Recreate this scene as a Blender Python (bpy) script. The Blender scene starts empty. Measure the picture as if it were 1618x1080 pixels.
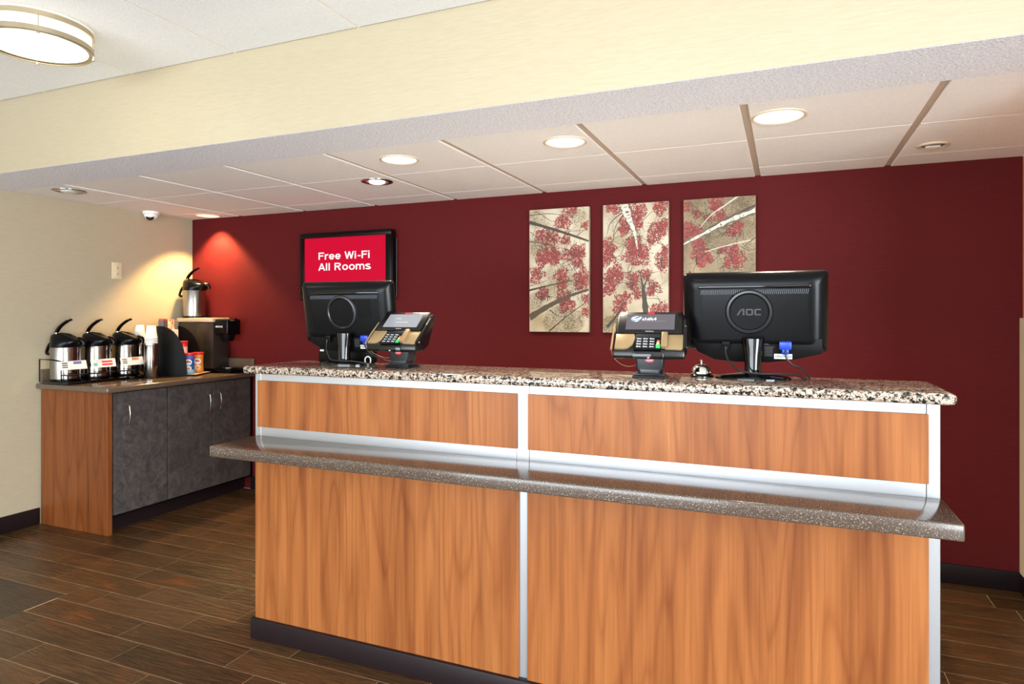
import bpy, bmesh, math, random
import numpy as np
from mathutils import Vector, Matrix

random.seed(7)
SC = bpy.context.scene
COL = SC.collection
PI = math.pi

def lin(c):
    return tuple(((x / 255) / 12.92 if x / 255 <= 0.04045 else ((x / 255 + 0.055) / 1.055) ** 2.4) for x in c)

# ---------------------------------------------------------------- camera
YAW = math.atan2(433, 1031)          # wall normal lies 22.8 deg right of the view axis
CAM_H = 1.36
cam_d = bpy.data.cameras.new('camera')
cam_d.sensor_width = 36.0
cam_d.lens = 1031 / 1618 * 36.0
cam_d.shift_y = -43 / 1618
cam_d.clip_start = 0.05
cam = bpy.data.objects.new('camera', cam_d)
cam.location = (0, 0, CAM_H)
cam.rotation_euler = (PI / 2, 0, YAW)
COL.objects.link(cam)
SC.camera = cam

# ---------------------------------------------------------------- world, daylight, exposure
SC.view_settings.view_transform = 'Standard'
SC.view_settings.look = 'None'
SC.view_settings.gamma = 1.0
SC.view_settings.use_curve_mapping = False
SC.view_settings.exposure = -0.30
w = bpy.data.worlds.new('world')
SC.world = w
w.use_nodes = True
bg = w.node_tree.nodes['Background']
bg.inputs['Color'].default_value = (0.80, 0.90, 1.0, 1)
bg.inputs['Strength'].default_value = 1.0

def lamp(name, kind, loc, energy, color=(1, 1, 1), rot=(0, 0, 0), **kw):
    d = bpy.data.lights.new(name, kind)
    d.energy = energy
    d.color = color
    for k, v in kw.items():
        setattr(d, k, v)
    o = bpy.data.objects.new(name, d)
    o.location = loc
    o.rotation_euler = rot
    COL.objects.link(o)
    return o

# daylight entering by the windows behind and beside the camera
DAY = (0.86, 0.94, 1.0)
lamp('daylight_front_window', 'AREA', (-2.0, -3.9, 1.15), 440, DAY, (PI / 2, 0, 0), shape='RECTANGLE', size=4.4, size_y=2.1)
lamp('daylight_side_window', 'AREA', (2.52, -1.3, 1.15), 560, DAY, (0, PI / 2, 0), shape='RECTANGLE', size=2.1, size_y=2.6)

# room numbers
YW = 3.92      # back wall
XL = -4.49     # left wall
XR = 1.071     # right wall of the desk alcove
ZC = 2.137     # low ceiling over the desk
ZM = 2.53      # main ceiling
YB0, YB1 = 2.21, 2.552   # beam

# ---------------------------------------------------------------- materials
MATS = {}
def mat(name, col=(200, 200, 200), rough=0.5, metal=0.0, emit=None, estr=1.0, coat=0.0, spec=None):
    if name in MATS:
        return MATS[name]
    m = bpy.data.materials.new(name)
    m.use_nodes = True
    b = m.node_tree.nodes['Principled BSDF']
    b.inputs['Base Color'].default_value = (*lin(col), 1)
    b.inputs['Roughness'].default_value = rough
    b.inputs['Metallic'].default_value = metal
    if coat:
        b.inputs['Coat Weight'].default_value = coat
        b.inputs['Coat Roughness'].default_value = 0.08
    if spec is not None:
        b.inputs['Specular IOR Level'].default_value = spec
    if emit:
        b.inputs['Emission Color'].default_value = (*lin(emit), 1)
        b.inputs['Emission Strength'].default_value = estr
    MATS[name] = m
    return m

class NT:
    def __init__(s, m):
        s.t = m.node_tree
        s.b = s.t.nodes['Principled BSDF']
    def n(s, typ, **kw):
        x = s.t.nodes.new(typ)
        for k, v in kw.items():
            if k in x.inputs:
                x.inputs[k].default_value = v
            else:
                setattr(x, k, v)
        return x
    def l(s, a, b):
        s.t.links.new(a, b)
    def coords(s, scale, kind='Object', rot=(0, 0, 0)):
        tc = s.n('ShaderNodeTexCoord')
        mp = s.n('ShaderNodeMapping')
        mp.inputs['Scale'].default_value = scale
        mp.inputs['Rotation'].default_value = rot
        s.l(tc.outputs[kind], mp.inputs['Vector'])
        return mp.outputs['Vector']
    def noise(s, vec, scale=1.0, detail=4.0, rough=0.55, dist=0.0):
        x = s.n('ShaderNodeTexNoise')
        x.inputs['Scale'].default_value = scale
        x.inputs['Detail'].default_value = detail
        x.inputs['Roughness'].default_value = rough
        x.inputs['Distortion'].default_value = dist
        s.l(vec, x.inputs['Vector'])
        return x.outputs['Fac']
    def ramp(s, fac, stops, interp='LINEAR'):
        r = s.n('ShaderNodeValToRGB')
        r.color_ramp.interpolation = interp
        e = r.color_ramp.elements
        while len(e) < len(stops):
            e.new(0.5)
        for i, (p, c) in enumerate(stops):
            e[i].position = p
            e[i].color = (*lin(c), 1)
        s.l(fac, r.inputs['Fac'])
        return r.outputs['Color']
    def mix(s, a, b, fac, mode='MIX'):
        x = s.n('ShaderNodeMix', data_type='RGBA', blend_type=mode)
        for sock, v in ((x.inputs[6], a), (x.inputs[7], b)):
            if hasattr(v, 'is_linked') or hasattr(v, 'links'):
                s.l(v, sock)
            else:
                sock.default_value = (*lin(v), 1)
        if hasattr(fac, 'links'):
            s.l(fac, x.inputs[0])
        else:
            x.inputs[0].default_value = fac
        return x.outputs[2]
    def bump(s, h, strength=0.3, dist=0.01):
        b = s.n('ShaderNodeBump')
        b.inputs['Strength'].default_value = strength
        b.inputs['Distance'].default_value = dist
        s.l(h, b.inputs['Height'])
        s.l(b.outputs['Normal'], s.b.inputs['Normal'])
    def color(s, c):
        s.l(c, s.b.inputs['Base Color'])

def m_wallpaper(name, c1, c2, rough, sx, sz, bump=0.25, spec=0.4):
    m = mat(name, c1, rough, spec=spec)
    t = NT(m)
    v = t.coords((sx, sx, sz))
    f = t.noise(v, 1.0, 5, 0.6)
    big = t.noise(t.coords((1.2, 1.2, 1.2)), 1.0, 2)
    c = t.ramp(f, [(0.3, c2), (0.65, c1)])
    c = t.mix(c, c2, big, 'MIX') if False else c
    t.color(c)
    t.bump(f, bump, 0.002)
    return m

def m_wood(name, cl, cm, cd, rough=0.35):
    m = mat(name, cm, rough, spec=0.22)
    t = NT(m)
    v = t.coords((1.0, 1.0, 0.16))
    # warped coordinate for cathedral figure
    nz = t.n('ShaderNodeTexNoise')
    nz.inputs['Scale'].default_value = 5.0
    nz.inputs['Detail'].default_value = 3
    t.l(v, nz.inputs['Vector'])
    wv = t.n('ShaderNodeTexWave', wave_type='BANDS', bands_direction='X')
    wv.inputs['Scale'].default_value = 2.6
    wv.inputs['Distortion'].default_value = 9.0
    wv.inputs['Detail'].default_value = 2.0
    wv.inputs['Detail Scale'].default_value = 1.6
    t.l(v, wv.inputs['Vector'])
    fine = t.noise(t.coords((130, 130, 2.2)), 1.0, 4, 0.6)
    broad = t.noise(t.coords((7, 7, 0.35)), 1.0, 3, 0.5, 0.6)
    c1 = t.ramp(wv.outputs['Fac'], [(0.0, cd), (0.25, cm), (1.0, cm)])
    c2 = t.ramp(broad, [(0.3, cd), (0.52, cm), (0.72, cl)])
    c = t.mix(c1, c2, 0.62)
    ct = t.noise(t.coords((5.5, 5.5, 0.55)), 1.0, 2, 0.45, 0.35)
    m1 = t.n('ShaderNodeMath', operation='MULTIPLY'); m1.inputs[1].default_value = 17.0
    t.l(ct, m1.inputs[0])
    m2 = t.n('ShaderNodeMath', operation='PINGPONG'); m2.inputs[1].default_value = 1.0
    t.l(m1.outputs[0], m2.inputs[0])
    ln = t.ramp(m2.outputs[0], [(0.0, (196, 172, 152)), (0.35, (242, 238, 232)), (1.0, (255, 255, 255))])
    c = t.mix(c, ln, 0.5, 'MULTIPLY')
    f2 = t.ramp(fine, [(0.3, (205, 195, 185)), (0.6, (255, 255, 255))])
    c = t.mix(c, f2, 0.55, 'MULTIPLY')
    t.color(c)
    return m

def m_granite(name):
    m = mat(name, (190, 175, 160), 0.06, spec=0.6)
    t = NT(m)
    v = t.coords((1, 1, 1))
    a = t.noise(v, 92, 3, 0.7)
    b = t.noise(v, 170, 3, 0.6)
    d = t.noise(v, 38, 3, 0.6)
    c = t.ramp(b, [(0.36, (96, 72, 56)), (0.47, (166, 148, 130)), (0.62, (190, 178, 164))])
    c2 = t.mix(c, (110, 72, 52), t.ramp(d, [(0.55, (0, 0, 0)), (0.62, (160, 160, 160))]))
    k = t.ramp(a, [(0.455, (255, 255, 255)), (0.505, (0, 0, 0))])
    c3 = t.mix(c2, (22, 20, 20), k)
    t.color(c3)
    return m

def m_speckle(name, base, light, dark, scale=420, rough=0.16):
    m = mat(name, base, rough, spec=0.5)
    t = NT(m)
    v = t.coords((1, 1, 1))
    a = t.noise(v, scale, 2, 0.6)
    c = t.ramp(a, [(0.30, dark), (0.42, base), (0.60, base), (0.70, light)])
    t.color(c)
    return m

def m_ceiling(name, c1, c2, scale=160, bump=0.5, dist=0.004):
    m = mat(name, c1, 0.85, spec=0.2)
    t = NT(m)
    v = t.coords((1, 1, 1))
    a = t.noise(v, scale, 3, 0.7)
    t.color(t.ramp(a, [(0.35, c2), (0.6, c1)]))
    t.bump(a, bump, dist)
    return m

def m_plank(name, tones, rough=0.34):
    m = mat(name, tones[0], rough, spec=0.45)
    t = NT(m)
    oi = t.n('ShaderNodeObjectInfo')
    tc = t.n('ShaderNodeTexCoord')
    add = t.n('ShaderNodeVectorMath', operation='ADD')
    mul = t.n('ShaderNodeVectorMath', operation='SCALE')
    comb = t.n('ShaderNodeCombineXYZ')
    for i in range(3):
        t.l(oi.outputs['Random'], comb.inputs[i])
    t.l(comb.outputs[0], mul.inputs[0])
    mul.inputs['Scale'].default_value = 57.0
    t.l(tc.outputs['Object'], add.inputs[0])
    t.l(mul.outputs[0], add.inputs[1])
    def mp(sc):
        x = t.n('ShaderNodeMapping')
        x.inputs['Scale'].default_value = sc
        t.l(add.outputs[0], x.inputs['Vector'])
        return x.outputs['Vector']
    a = t.noise(mp((3.2, 11, 5)), 1.0, 4, 0.6, 0.5)
    b = t.noise(mp((6, 120, 8)), 1.0, 4, 0.65)
    c = t.ramp(a, [(0.28, tones[1]), (0.45, tones[0]), (0.58, tones[0]), (0.72, tones[2])])
    f = t.ramp(b, [(0.3, (150, 145, 140)), (0.62, (255, 255, 255))])
    c = t.mix(c, f, 0.7, 'MULTIPLY')
    r = t.ramp(oi.outputs['Random'], [(0.0, (196, 196, 190)), (1.0, (255, 252, 250))])
    c = t.mix(c, r, 0.9, 'MULTIPLY')
    t.color(c)
    rid = t.noise(mp((10, 75, 10)), 1.0, 3, 0.6, 0.3)
    t.bump(rid, 0.7, 0.006)
    return m

m_wallpaper('beige_vinyl', (175, 163, 138), (168, 155, 129), 0.42, 16, 330, 0.12)
m_wallpaper('red_vinyl', (88, 24, 26), (80, 21, 22), 0.6, 14, 260, 0.15, 0.08)
m_wood('cherry_laminate', (167, 108, 60), (150, 91, 48), (117, 63, 30))
m_wood('cabinet_laminate', (140, 84, 44), (124, 70, 35), (98, 52, 25))
m_granite('granite')
m_speckle('brown_solid_surface', (74, 61, 52), (168, 154, 138), (40, 33, 28), 300)
m_speckle('taupe_counter', (92, 76, 62), (120, 100, 82), (70, 56, 46), 300, 0.2)
m_ceiling('ceiling_tile', (242, 242, 242), (230, 230, 230), 130, 0.35)
m_ceiling('low_tile', (246, 243, 240), (238, 234, 230), 150, 0.3, 0.003)
m_ceiling('popcorn', (252, 252, 255), (212, 212, 221), 125, 1.0, 0.006)
m_plank('wood_look_tile', ((92, 65, 39), (52, 42, 28), (134, 76, 42)), 0.3)
m_plank('slate_tile', ((74, 60, 48), (58, 47, 38), (86, 70, 56)), 0.4)
mat('grout', (172, 147, 113), 0.8)
mat('grid_white', (232, 224, 214), 0.5)
mat('grid_shade_tan', (196, 178, 160), 0.55)  # tan paints in the shade of the recessed runner gaps
mat('dark_base', (27, 17, 20), 0.45, spec=0.3)
mat('aluminium', (176, 177, 180), 0.34, 0.75)
mat('wall_white', (225, 220, 210), 0.7)
mat('black_plastic', (6, 6, 8), 0.26, spec=0.17)
mat('black_gloss', (5, 5, 6), 0.08, spec=0.5)
mat('black_matte', (8, 7, 7), 0.5, spec=0.14)
mat('steel', (150, 146, 140), 0.17, 1.0)
mat('chrome', (225, 222, 215), 0.07, 1.0)
mat('nickel', (190, 176, 148), 0.3, 0.9)
mat('white_plastic', (236, 232, 224), 0.45)
mat('outlet_cream', (214, 196, 160), 0.45)
mat('foam_white', (245, 243, 238), 0.6)
mat('grey_text', (48, 49, 53), 0.5)
mat('ring_grey', (24, 24, 28), 0.28)
mat('rib_grey', (70, 74, 82), 0.35)
mat('door_slate', (72, 68, 66), 0.5)
mat('glass_pane', (220, 230, 235), 0.05)
t = NT(MATS['door_slate'])
_f = t.noise(t.coords((16, 16, 16)), 1.0, 5, 0.65, 1.2)
t.color(t.ramp(_f, [(0.35, (52, 48, 47)), (0.55, (72, 67, 65)), (0.72, (88, 82, 78))]))
# brushed steel / aluminium keep plain colour

# ---------------------------------------------------------------- mesh helpers
def tag(o, label=None, cat=None, group=None, kind=None):
    if label: o['label'] = label
    if cat: o['category'] = cat
    if group: o['group'] = group
    if kind: o['kind'] = kind
    return o

def smooth(me, ang=35):
    for p in me.polygons:
        p.use_smooth = True
    try:
        me.set_sharp_from_angle(angle=math.radians(ang))
    except Exception:
        pass

class B:
    """collects shapes into one bmesh, several material slots"""
    def __init__(s):
        s.bm = bmesh.new()
        s.mats = []
    def mi(s, m):
        if m not in s.mats:
            s.mats.append(m)
        return s.mats.index(m)
    def _new(s, fn, m):
        nf = len(s.bm.faces)
        fn()
        s.bm.faces.ensure_lookup_table()
        i = s.mi(m)
        for f in s.bm.faces[nf:]:
            f.material_index = i
        return s.bm.faces[nf:]
    def box(s, a, b, m, bev=0.0, seg=2, mtx=None):
        x0, y0, z0 = a
        x1, y1, z1 = b
        t = bmesh.new()
        vs = [t.verts.new(p) for p in ((x0, y0, z0), (x1, y0, z0), (x1, y1, z0), (x0, y1, z0), (x0, y0, z1), (x1, y0, z1), (x1, y1, z1), (x0, y1, z1))]
        for q in ((0, 3, 2, 1), (4, 5, 6, 7), (0, 1, 5, 4), (1, 2, 6, 5), (2, 3, 7, 6), (3, 0, 4, 7)):
            t.faces.new([vs[i] for i in q])
        if bev > 0:
            bmesh.ops.bevel(t, geom=list(t.edges), offset=bev, segments=seg, affect='EDGES', profile=0.5)
        s.merge(t, m, mtx)
        return s
    def merge(s, t, m, mtx=None):
        if mtx is not None:
            bmesh.ops.transform(t, matrix=mtx, verts=t.verts)
        i = s.mi(m)
        mp = {}
        for v in t.verts:
            mp[v] = s.bm.verts.new(v.co)
        for f in t.faces:
            try:
                g = s.bm.faces.new([mp[v] for v in f.verts])
                g.material_index = i
            except ValueError:
                pass
        t.free()
    def lathe(s, prof, m, n=32, c=(0, 0, 0), sx=1.0, sy=1.0, mtx=None, mats=None):
        t = bmesh.new()
        rings = []
        for r, z in prof:
            if r < 1e-6:
                rings.append([t.verts.new((c[0], c[1], c[2] + z))])
            else:
                rings.append([t.verts.new((c[0] + r * sx * math.cos(2 * PI * k / n), c[1] + r * sy * math.sin(2 * PI * k / n), c[2] + z)) for k in range(n)])
        fl = []
        for ri, (a, b) in enumerate(zip(rings, rings[1:])):
            for k in range(n):
                k2 = (k + 1) % n
                if len(a) == 1 and len(b) == 1:
                    continue
                if len(a) == 1:
                    f = t.faces.new((a[0], b[k2], b[k]))
                elif len(b) == 1:
                    f = t.faces.new((a[k], a[k2], b[0]))
                else:
                    f = t.faces.new((a[k], a[k2], b[k2], b[k]))
                fl.append((f, ri))
        bmesh.ops.recalc_face_normals(t, faces=t.faces)
        s.merge(t, m, mtx)
        return s
    def tube(s, pts, r, m, n=10, closed=False, flat=1.0, mtx=None):
        pts = [Vector(p) for p in pts]
        N = len(pts)
        rr = r if isinstance(r, (list, tuple)) else [r] * N
        t = bmesh.new()
        rings = []
        up = Vector((0, 1, 0))
        for i, p in enumerate(pts):
            if closed:
                d = pts[(i + 1) % N] - pts[i - 1]
            else:
                d = pts[min(i + 1, N - 1)] - pts[max(i - 1, 0)]
            d.normalize()
            u = up - d * up.dot(d)
            if u.length < 1e-3:
                u = Vector((1, 0, 0)) - d * d.x
            u.normalize()
            v = d.cross(u)
            rings.append([t.verts.new(p + (u * math.cos(2 * PI * k / n) * flat + v * math.sin(2 * PI * k / n)) * rr[i]) for k in range(n)])
        rng = range(N) if closed else range(N - 1)
        for i in rng:
            a, b = rings[i], rings[(i + 1) % N]
            for k in range(n):
                t.faces.new((a[k], a[(k + 1) % n], b[(k + 1) % n], b[k]))
        if not closed:
            t.faces.new(rings[0][::-1])
            t.faces.new(rings[-1])
        bmesh.ops.recalc_face_normals(t, faces=t.faces)
        s.merge(t, m, mtx)
        return s
    def prism(s, poly, d0, d1, m, axis='x', bev=0.0, mtx=None, seg=2):
        """poly of 2D points; axis x: (y,z), axis y: (x,z), axis z: (x,y)"""
        def P(p, d):
            return {'x': (d, p[0], p[1]), 'y': (p[0], d, p[1]), 'z': (p[0], p[1], d)}[axis]
        t = bmesh.new()
        a = [t.verts.new(P(p, d0)) for p in poly]
        b = [t.verts.new(P(p, d1)) for p in poly]
        t.faces.new(a[::-1])
        t.faces.new(b)
        n = len(poly)
        for i in range(n):
            t.faces.new((a[i], a[(i + 1) % n], b[(i + 1) % n], b[i]))
        bmesh.ops.recalc_face_normals(t, faces=t.faces)
        if bev > 0:
            bmesh.ops.bevel(t, geom=list(t.edges), offset=bev, segments=seg, affect='EDGES', profile=0.5)
        s.merge(t, m, mtx)
        return s
    def rings(s, loops, m, cap0=True, cap1=True, mtx=None):
        t = bmesh.new()
        R = [[t.verts.new(p) for p in lp] for lp in loops]
        n = len(R[0])
        for a, b in zip(R, R[1:]):
            for k in range(n):
                t.faces.new((a[k], a[(k + 1) % n], b[(k + 1) % n], b[k]))
        if cap0: t.faces.new(R[0][::-1])
        if cap1: t.faces.new(R[-1])
        bmesh.ops.recalc_face_normals(t, faces=t.faces)
        s.merge(t, m, mtx)
        return s
    def quad(s, pts, m):
        f = s.bm.faces.new([s.bm.verts.new(p) for p in pts])
        f.material_index = s.mi(m)
        return s
    def build(s, name, parent=None, sm=True, loc=None, rot=None):
        me = bpy.data.meshes.new(name)
        s.bm.to_mesh(me)
        s.bm.free()
        for m in s.mats:
            me.materials.append(MATS[m])
        if sm:
            smooth(me)
        o = bpy.data.objects.new(name, me)
        if loc: o.location = loc
        if rot: o.rotation_euler = rot
        COL.objects.link(o)
        if parent: o.parent = parent
        return o

def thing(name, label, cat, loc=(0, 0, 0), rz=0.0, group=None):
    o = bpy.data.objects.new(name, None)
    o.empty_display_size = 0.05
    o.location = loc
    o.rotation_euler = (0, 0, rz)
    COL.objects.link(o)
    return tag(o, label, cat, group)

def struct(o):
    o['kind'] = 'structure'
    return o

def inst(src, name, parent, loc, rot=None, scale=None):
    o = bpy.data.objects.new(name, src.data if hasattr(src, 'data') else src)
    o.location = loc
    if rot: o.rotation_euler = rot
    if scale: o.scale = scale
    COL.objects.link(o)
    if parent: o.parent = parent
    return o

def copy_tree(o, parent=None):
    c = o.copy()
    COL.objects.link(c)
    c.parent = parent
    for ch in list(o.children):
        copy_tree(ch, c)
    return c

def catmull(pts, n=8):
    P = [Vector(p) for p in pts]
    P = [P[0] * 2 - P[1]] + P + [P[-1] * 2 - P[-2]]
    out = []
    for i in range(1, len(P) - 2):
        a, b, c, d = P[i - 1:i + 3]
        for k in range(n):
            t = k / n
            out.append(0.5 * ((2 * b) + (c - a) * t + (2 * a - 5 * b + 4 * c - d) * t * t + (3 * b - a - 3 * c + d) * t ** 3))
    out.append(P[-2])
    return out

def rrect(w, h, r, y, n=5, cx=0, cz=0):
    """rounded rectangle loop in XZ at depth y"""
    pts = []
    for sx, sz, a0 in ((1, 1, 0), (-1, 1, PI / 2), (-1, -1, PI), (1, -1, 3 * PI / 2)):
        for k in range(n + 1):
            a = a0 + PI / 2 * k / n
            pts.append((cx + sx * (w / 2 - r) + r * math.cos(a), y, cz + sz * (h / 2 - r) + r * math.sin(a)))
    return pts

def text_into(b, txt, m, x0, z0, width, height, y, bold=0.0, depth=0.0, tf=None):
    """lettering in the XZ plane facing -Y, fitted to the box x0..x0+width, z0..z0+height"""
    cu = bpy.data.curves.new('txt', 'FONT')
    cu.body = txt
    cu.offset = bold
    cu.resolution_u = 4
    o = bpy.data.objects.new('txt', cu)
    COL.objects.link(o)
    dg = bpy.context.evaluated_depsgraph_get()
    me = o.evaluated_get(dg).to_mesh()
    vs = [v.co.copy() for v in me.vertices]
    fs = [list(p.vertices) for p in me.polygons]
    o.evaluated_get(dg).to_mesh_clear()
    bpy.data.objects.remove(o)
    bpy.data.curves.remove(cu)
    if not vs:
        return
    xs = [v.x for v in vs]; ys = [v.y for v in vs]
    ax, bx, ay, by = min(xs), max(xs), min(ys), max(ys)
    i = b.mi(m)
    nv = []
    for v in vs:
        p = Vector((x0 + (v.x - ax) / (bx - ax) * width, y, z0 + (v.y - ay) / (by - ay) * height))
        nv.append(b.bm.verts.new(tf(p) if tf else p))
    for f in fs:
        try:
            g = b.bm.faces.new([nv[k] for k in f])
            g.material_index = i
        except ValueError:
            pass

# ================================================================ SETTING
# ---- floor
sub = struct(B().box((XL, -4.0, -0.06), (2.6, YW, -0.0012), 'grout').build('floor', sm=False))
PL, PW, G = 0.61, 0.1475, 0.0029
row0 = 1.7475
joint = {-1: -2.83, 0: -2.46, 1: -2.615, 2: -3.04, 3: -2.873, 4: -3.11}
def tile_mesh(name, w, d, m):
    b = B()
    b.box((-w / 2, -d / 2, -0.01), (w / 2, d / 2, 0.0), m, 0.0008, 1)
    o = b.build(name, sm=False)
    me = o.data
    bpy.data.objects.remove(o)
    return me
def plank(x0, x1, y0, y1, m, name):
    w, d = x1 - x0 - G, y1 - y0 - G
    key = (round(w, 4), round(d, 4), m)
    if key not in plank.c:
        plank.c[key] = tile_mesh(name, w, d, m)
    o = bpy.data.objects.new(name, plank.c[key])
    o.location = ((x0 + x1) / 2, (y0 + y1) / 2, 0)
    COL.objects.link(o)
    o.parent = sub
plank.c = {}
XD, YD = -3.232, 2.09      # corner of the slate inlay
k0, k1 = -9, 15
for k in range(k0, k1):
    y0 = row0 + k * PW
    y1 = min(y0 + PW, YW)
    if y0 > YW - 0.01:
        break
    j = joint.get(k, -2.5 + random.choice((0.0, .2, .4)) + random.uniform(-.06, .06))
    x = j - PL * math.ceil((j - XL) / PL)
    while x < XR:
        a, c = max(x, XL), min(x + PL, XR)
        x += PL
        if c - a < 0.02:
            continue
        if y1 <= YD + 0.01:                    # rows beside the slate inlay
            if c <= XD: continue
            a = max(a, XD)
            if c - a < 0.02: continue
            plank(a, c, y0, y1, 'wood_look_tile', 'floor_plank')
        elif y0 < YD - 0.01:                   # row crossing the inlay edge
            if c <= XD:
                plank(a, c, YD, y1, 'wood_look_tile', 'floor_plank')
            elif a < XD:
                plank(a, XD, YD, y1, 'wood_look_tile', 'floor_plank')
                plank(XD, c, y0, y1, 'wood_look_tile', 'floor_plank')
            else:
                plank(a, c, y0, y1, 'wood_look_tile', 'floor_plank')
        else:
            plank(a, c, y0, y1, 'wood_look_tile', 'floor_plank')
for i in range(3):
    for jn in range(3):
        x1 = XD - i * 0.61
        if x1 - XL < 0.05: continue
        plank(max(x1 - 0.61, XL), x1, YD - (jn + 1) * 0.61, YD - jn * 0.61, 'slate_tile', 'slate_tile')
# far floor behind the camera, too far to tell the planks apart
yb = row0 + k0 * PW
B().box((XD, -4.0, -0.02), (2.6, yb, 0), 'wood_look_tile').build('floor_surface', sub, sm=False)
B().box((XR, yb, -0.02), (2.6, YB0, 0), 'wood_look_tile').build('floor_surface', sub, sm=False)
B().box((XL, -4.0, -0.02), (XD, YD - 3 * 0.61, 0), 'slate_tile').build('floor_surface', sub, sm=False)

# ---- walls
wr = struct(B().box((XL - 0.1, YW, 0), (XR - .0005, YW + 0.1, ZC + 0.1), 'red_vinyl').build('wall_back', sm=False))
struct(B().box((XL - 0.1, -4.0, 0), (XL, YW, ZM + 0.05), 'beige_vinyl').build('wall_left', sm=False))
wrt = struct(B().box((XR, YB0, 0), (XR + 0.12, YW + .1, ZC - 0.001), 'beige_vinyl').build('wall_right', sm=False))
mat('warm_glow_paint', (226, 146, 88), 0.45)  # orange colour stands in for warm light on the upper right wall
B().box((XR - 0.001, YB0 + 0.05, 1.344), (XR + 0.0005, YW - 0.002, ZC - 0.002), 'warm_glow_paint').build('upper_glow_panel', wrt, sm=False)
mat('cream_panel', (232, 214, 178), 0.5)
B().box((XR - 0.014, YB0 + 0.05, 0.092), (XR + 0.0005, YW - 0.0005, 1.344), 'cream_panel', 0.002, 1).build('lower_panel', wrt, sm=False)
struct(B().box((2.6, -4.0, 0), (2.7, YB0, 0.1), 'wall_white').box((2.6, -4.0, 2.25), (2.7, YB0, ZM + .05), 'wall_white').box((2.6, -4.0, .1), (2.7, -1.95, 2.25), 'wall_white').box((2.6, .75, .1), (2.7, YB0, 2.25), 'wall_white').build('wall_side', sm=False))
struct(B().box((XR + .1205, YB0, 0), (2.7, YB0 + 0.1, ZM + .05), 'beige_vinyl').build('wall_return', sm=False))
struct(B().box((XL - .1, -4.1, 0), (2.7, -4.0, 0.1), 'wall_white').box((XL - .1, -4.1, 2.3), (2.7, -4.0, ZM + .05), 'wall_white').box((XL - .1, -4.1, .1), (-3.85, -4.0, 2.3), 'wall_white').box((.65, -4.1, .1), (2.7, -4.0, 2.3), 'wall_white').build('wall_front', sm=False))
wn = struct(B().box((-3.85, -4.07, .1), (-3.79, -4.02, 2.3), 'white_plastic').box((.59, -4.07, .1), (.65, -4.02, 2.3), 'white_plastic').box((-3.79, -4.07, .1), (.59, -4.02, .16), 'white_plastic').box((-3.79, -4.07, 2.24), (.59, -4.02, 2.3), 'white_plastic').build('window_1', sm=False))
for i in range(2):
    B().box((-2.36 + i * 1.48, -4.07, .16), (-2.30 + i * 1.48, -4.02, 2.24), 'white_plastic').build('mullion', wn, sm=False)
struct(B().box((2.62, -2.65, .1), (2.67, -2.59, 2.25), 'white_plastic').box((2.62, -.01, .1), (2.67, .05, 2.25), 'white_plastic').box((2.62, -2.59, .1), (2.67, -.01, .16), 'white_plastic').box((2.62, -2.59, 2.19), (2.67, -.01, 2.25), 'white_plastic').build('window_2', sm=False))
# baseboards
def baseboard(name, a, b, axis):
    bb = B()
    bb.box(a, b, 'dark_base', 0.004, 2)
    return struct(bb.build(name))
baseboard('baseboard_back', (-3.86, YW - 0.011, 0.0), (XR, YW + .002, 0.098), 'x')
baseboard('baseboard_left', (XL - .002, -3.99, 0.0), (XL + 0.011, 2.729, 0.105), 'y')
baseboard('baseboard_right', (XR - 0.016, YB0 + .03, 0.0), (XR + .002, YW - .011, 0.092), 'y')

# ---- beam between the two ceilings
bm_ = B()
bm_.box((XL - .05, YB0, ZC - 0.0005), (XR + .12, YB1, ZM + 0.05), 'beige_vinyl')
struct(bm_.build('ceiling_beam', sm=False))
struct(B().box((XL - .05, YB0 + .003, ZC - 0.0015), (XR - .0005, YB1, ZC + 0.004), 'popcorn').build('ceiling_beam_soffit', sm=False))

# ---- low ceiling over the desk: tiles hang a little below the grid
low = struct(B().box((XL, YB1, ZC + 0.012), (XR + .12, YW, ZC + 0.06), 'low_tile').build('ceiling', sm=False))
TX = [XL] + [-0.146 + 0.637 * i for i in range(-6, 2)] + [XR]
TY = [YB1, 3.085, 3.672, YW]
GM, GC = 0.030, 0.010
for i in range(len(TX) - 1):
    for j in range(3):
        x0 = TX[i] + (GM / 2 if i else 0.001)
        x1 = TX[i + 1] - (GM / 2 if i < len(TX) - 2 else 0.001)
        y0 = TY[j] + (GC / 2 if j else 0.001)
        y1 = TY[j + 1] - (GC / 2 if j < 2 else 0.001)
        B().box((x0, y0, ZC), (x1, y1, ZC + 0.012), 'low_tile', 0.002, 1).build('ceiling_tile', low, sm=False)
for x in TX[1:-1]:
    B().box((x - GM / 2 - .002, YB1 + .001, ZC + 0.006), (x + GM / 2 + .002, YW - .001, ZC + 0.012), 'grid_shade_tan').build('grid_runner', low, sm=False)
for i in range(len(TX) - 1):
    for y in TY[1:-1]:
        B().box((TX[i] + GM / 2 + .003, y - GC / 2 - .001, ZC + 0.001), (TX[i + 1] - GM / 2 - .003, y + GC / 2 + .001, ZC + 0.012), 'grid_white').build('cross_tee', low, sm=False)

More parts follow.
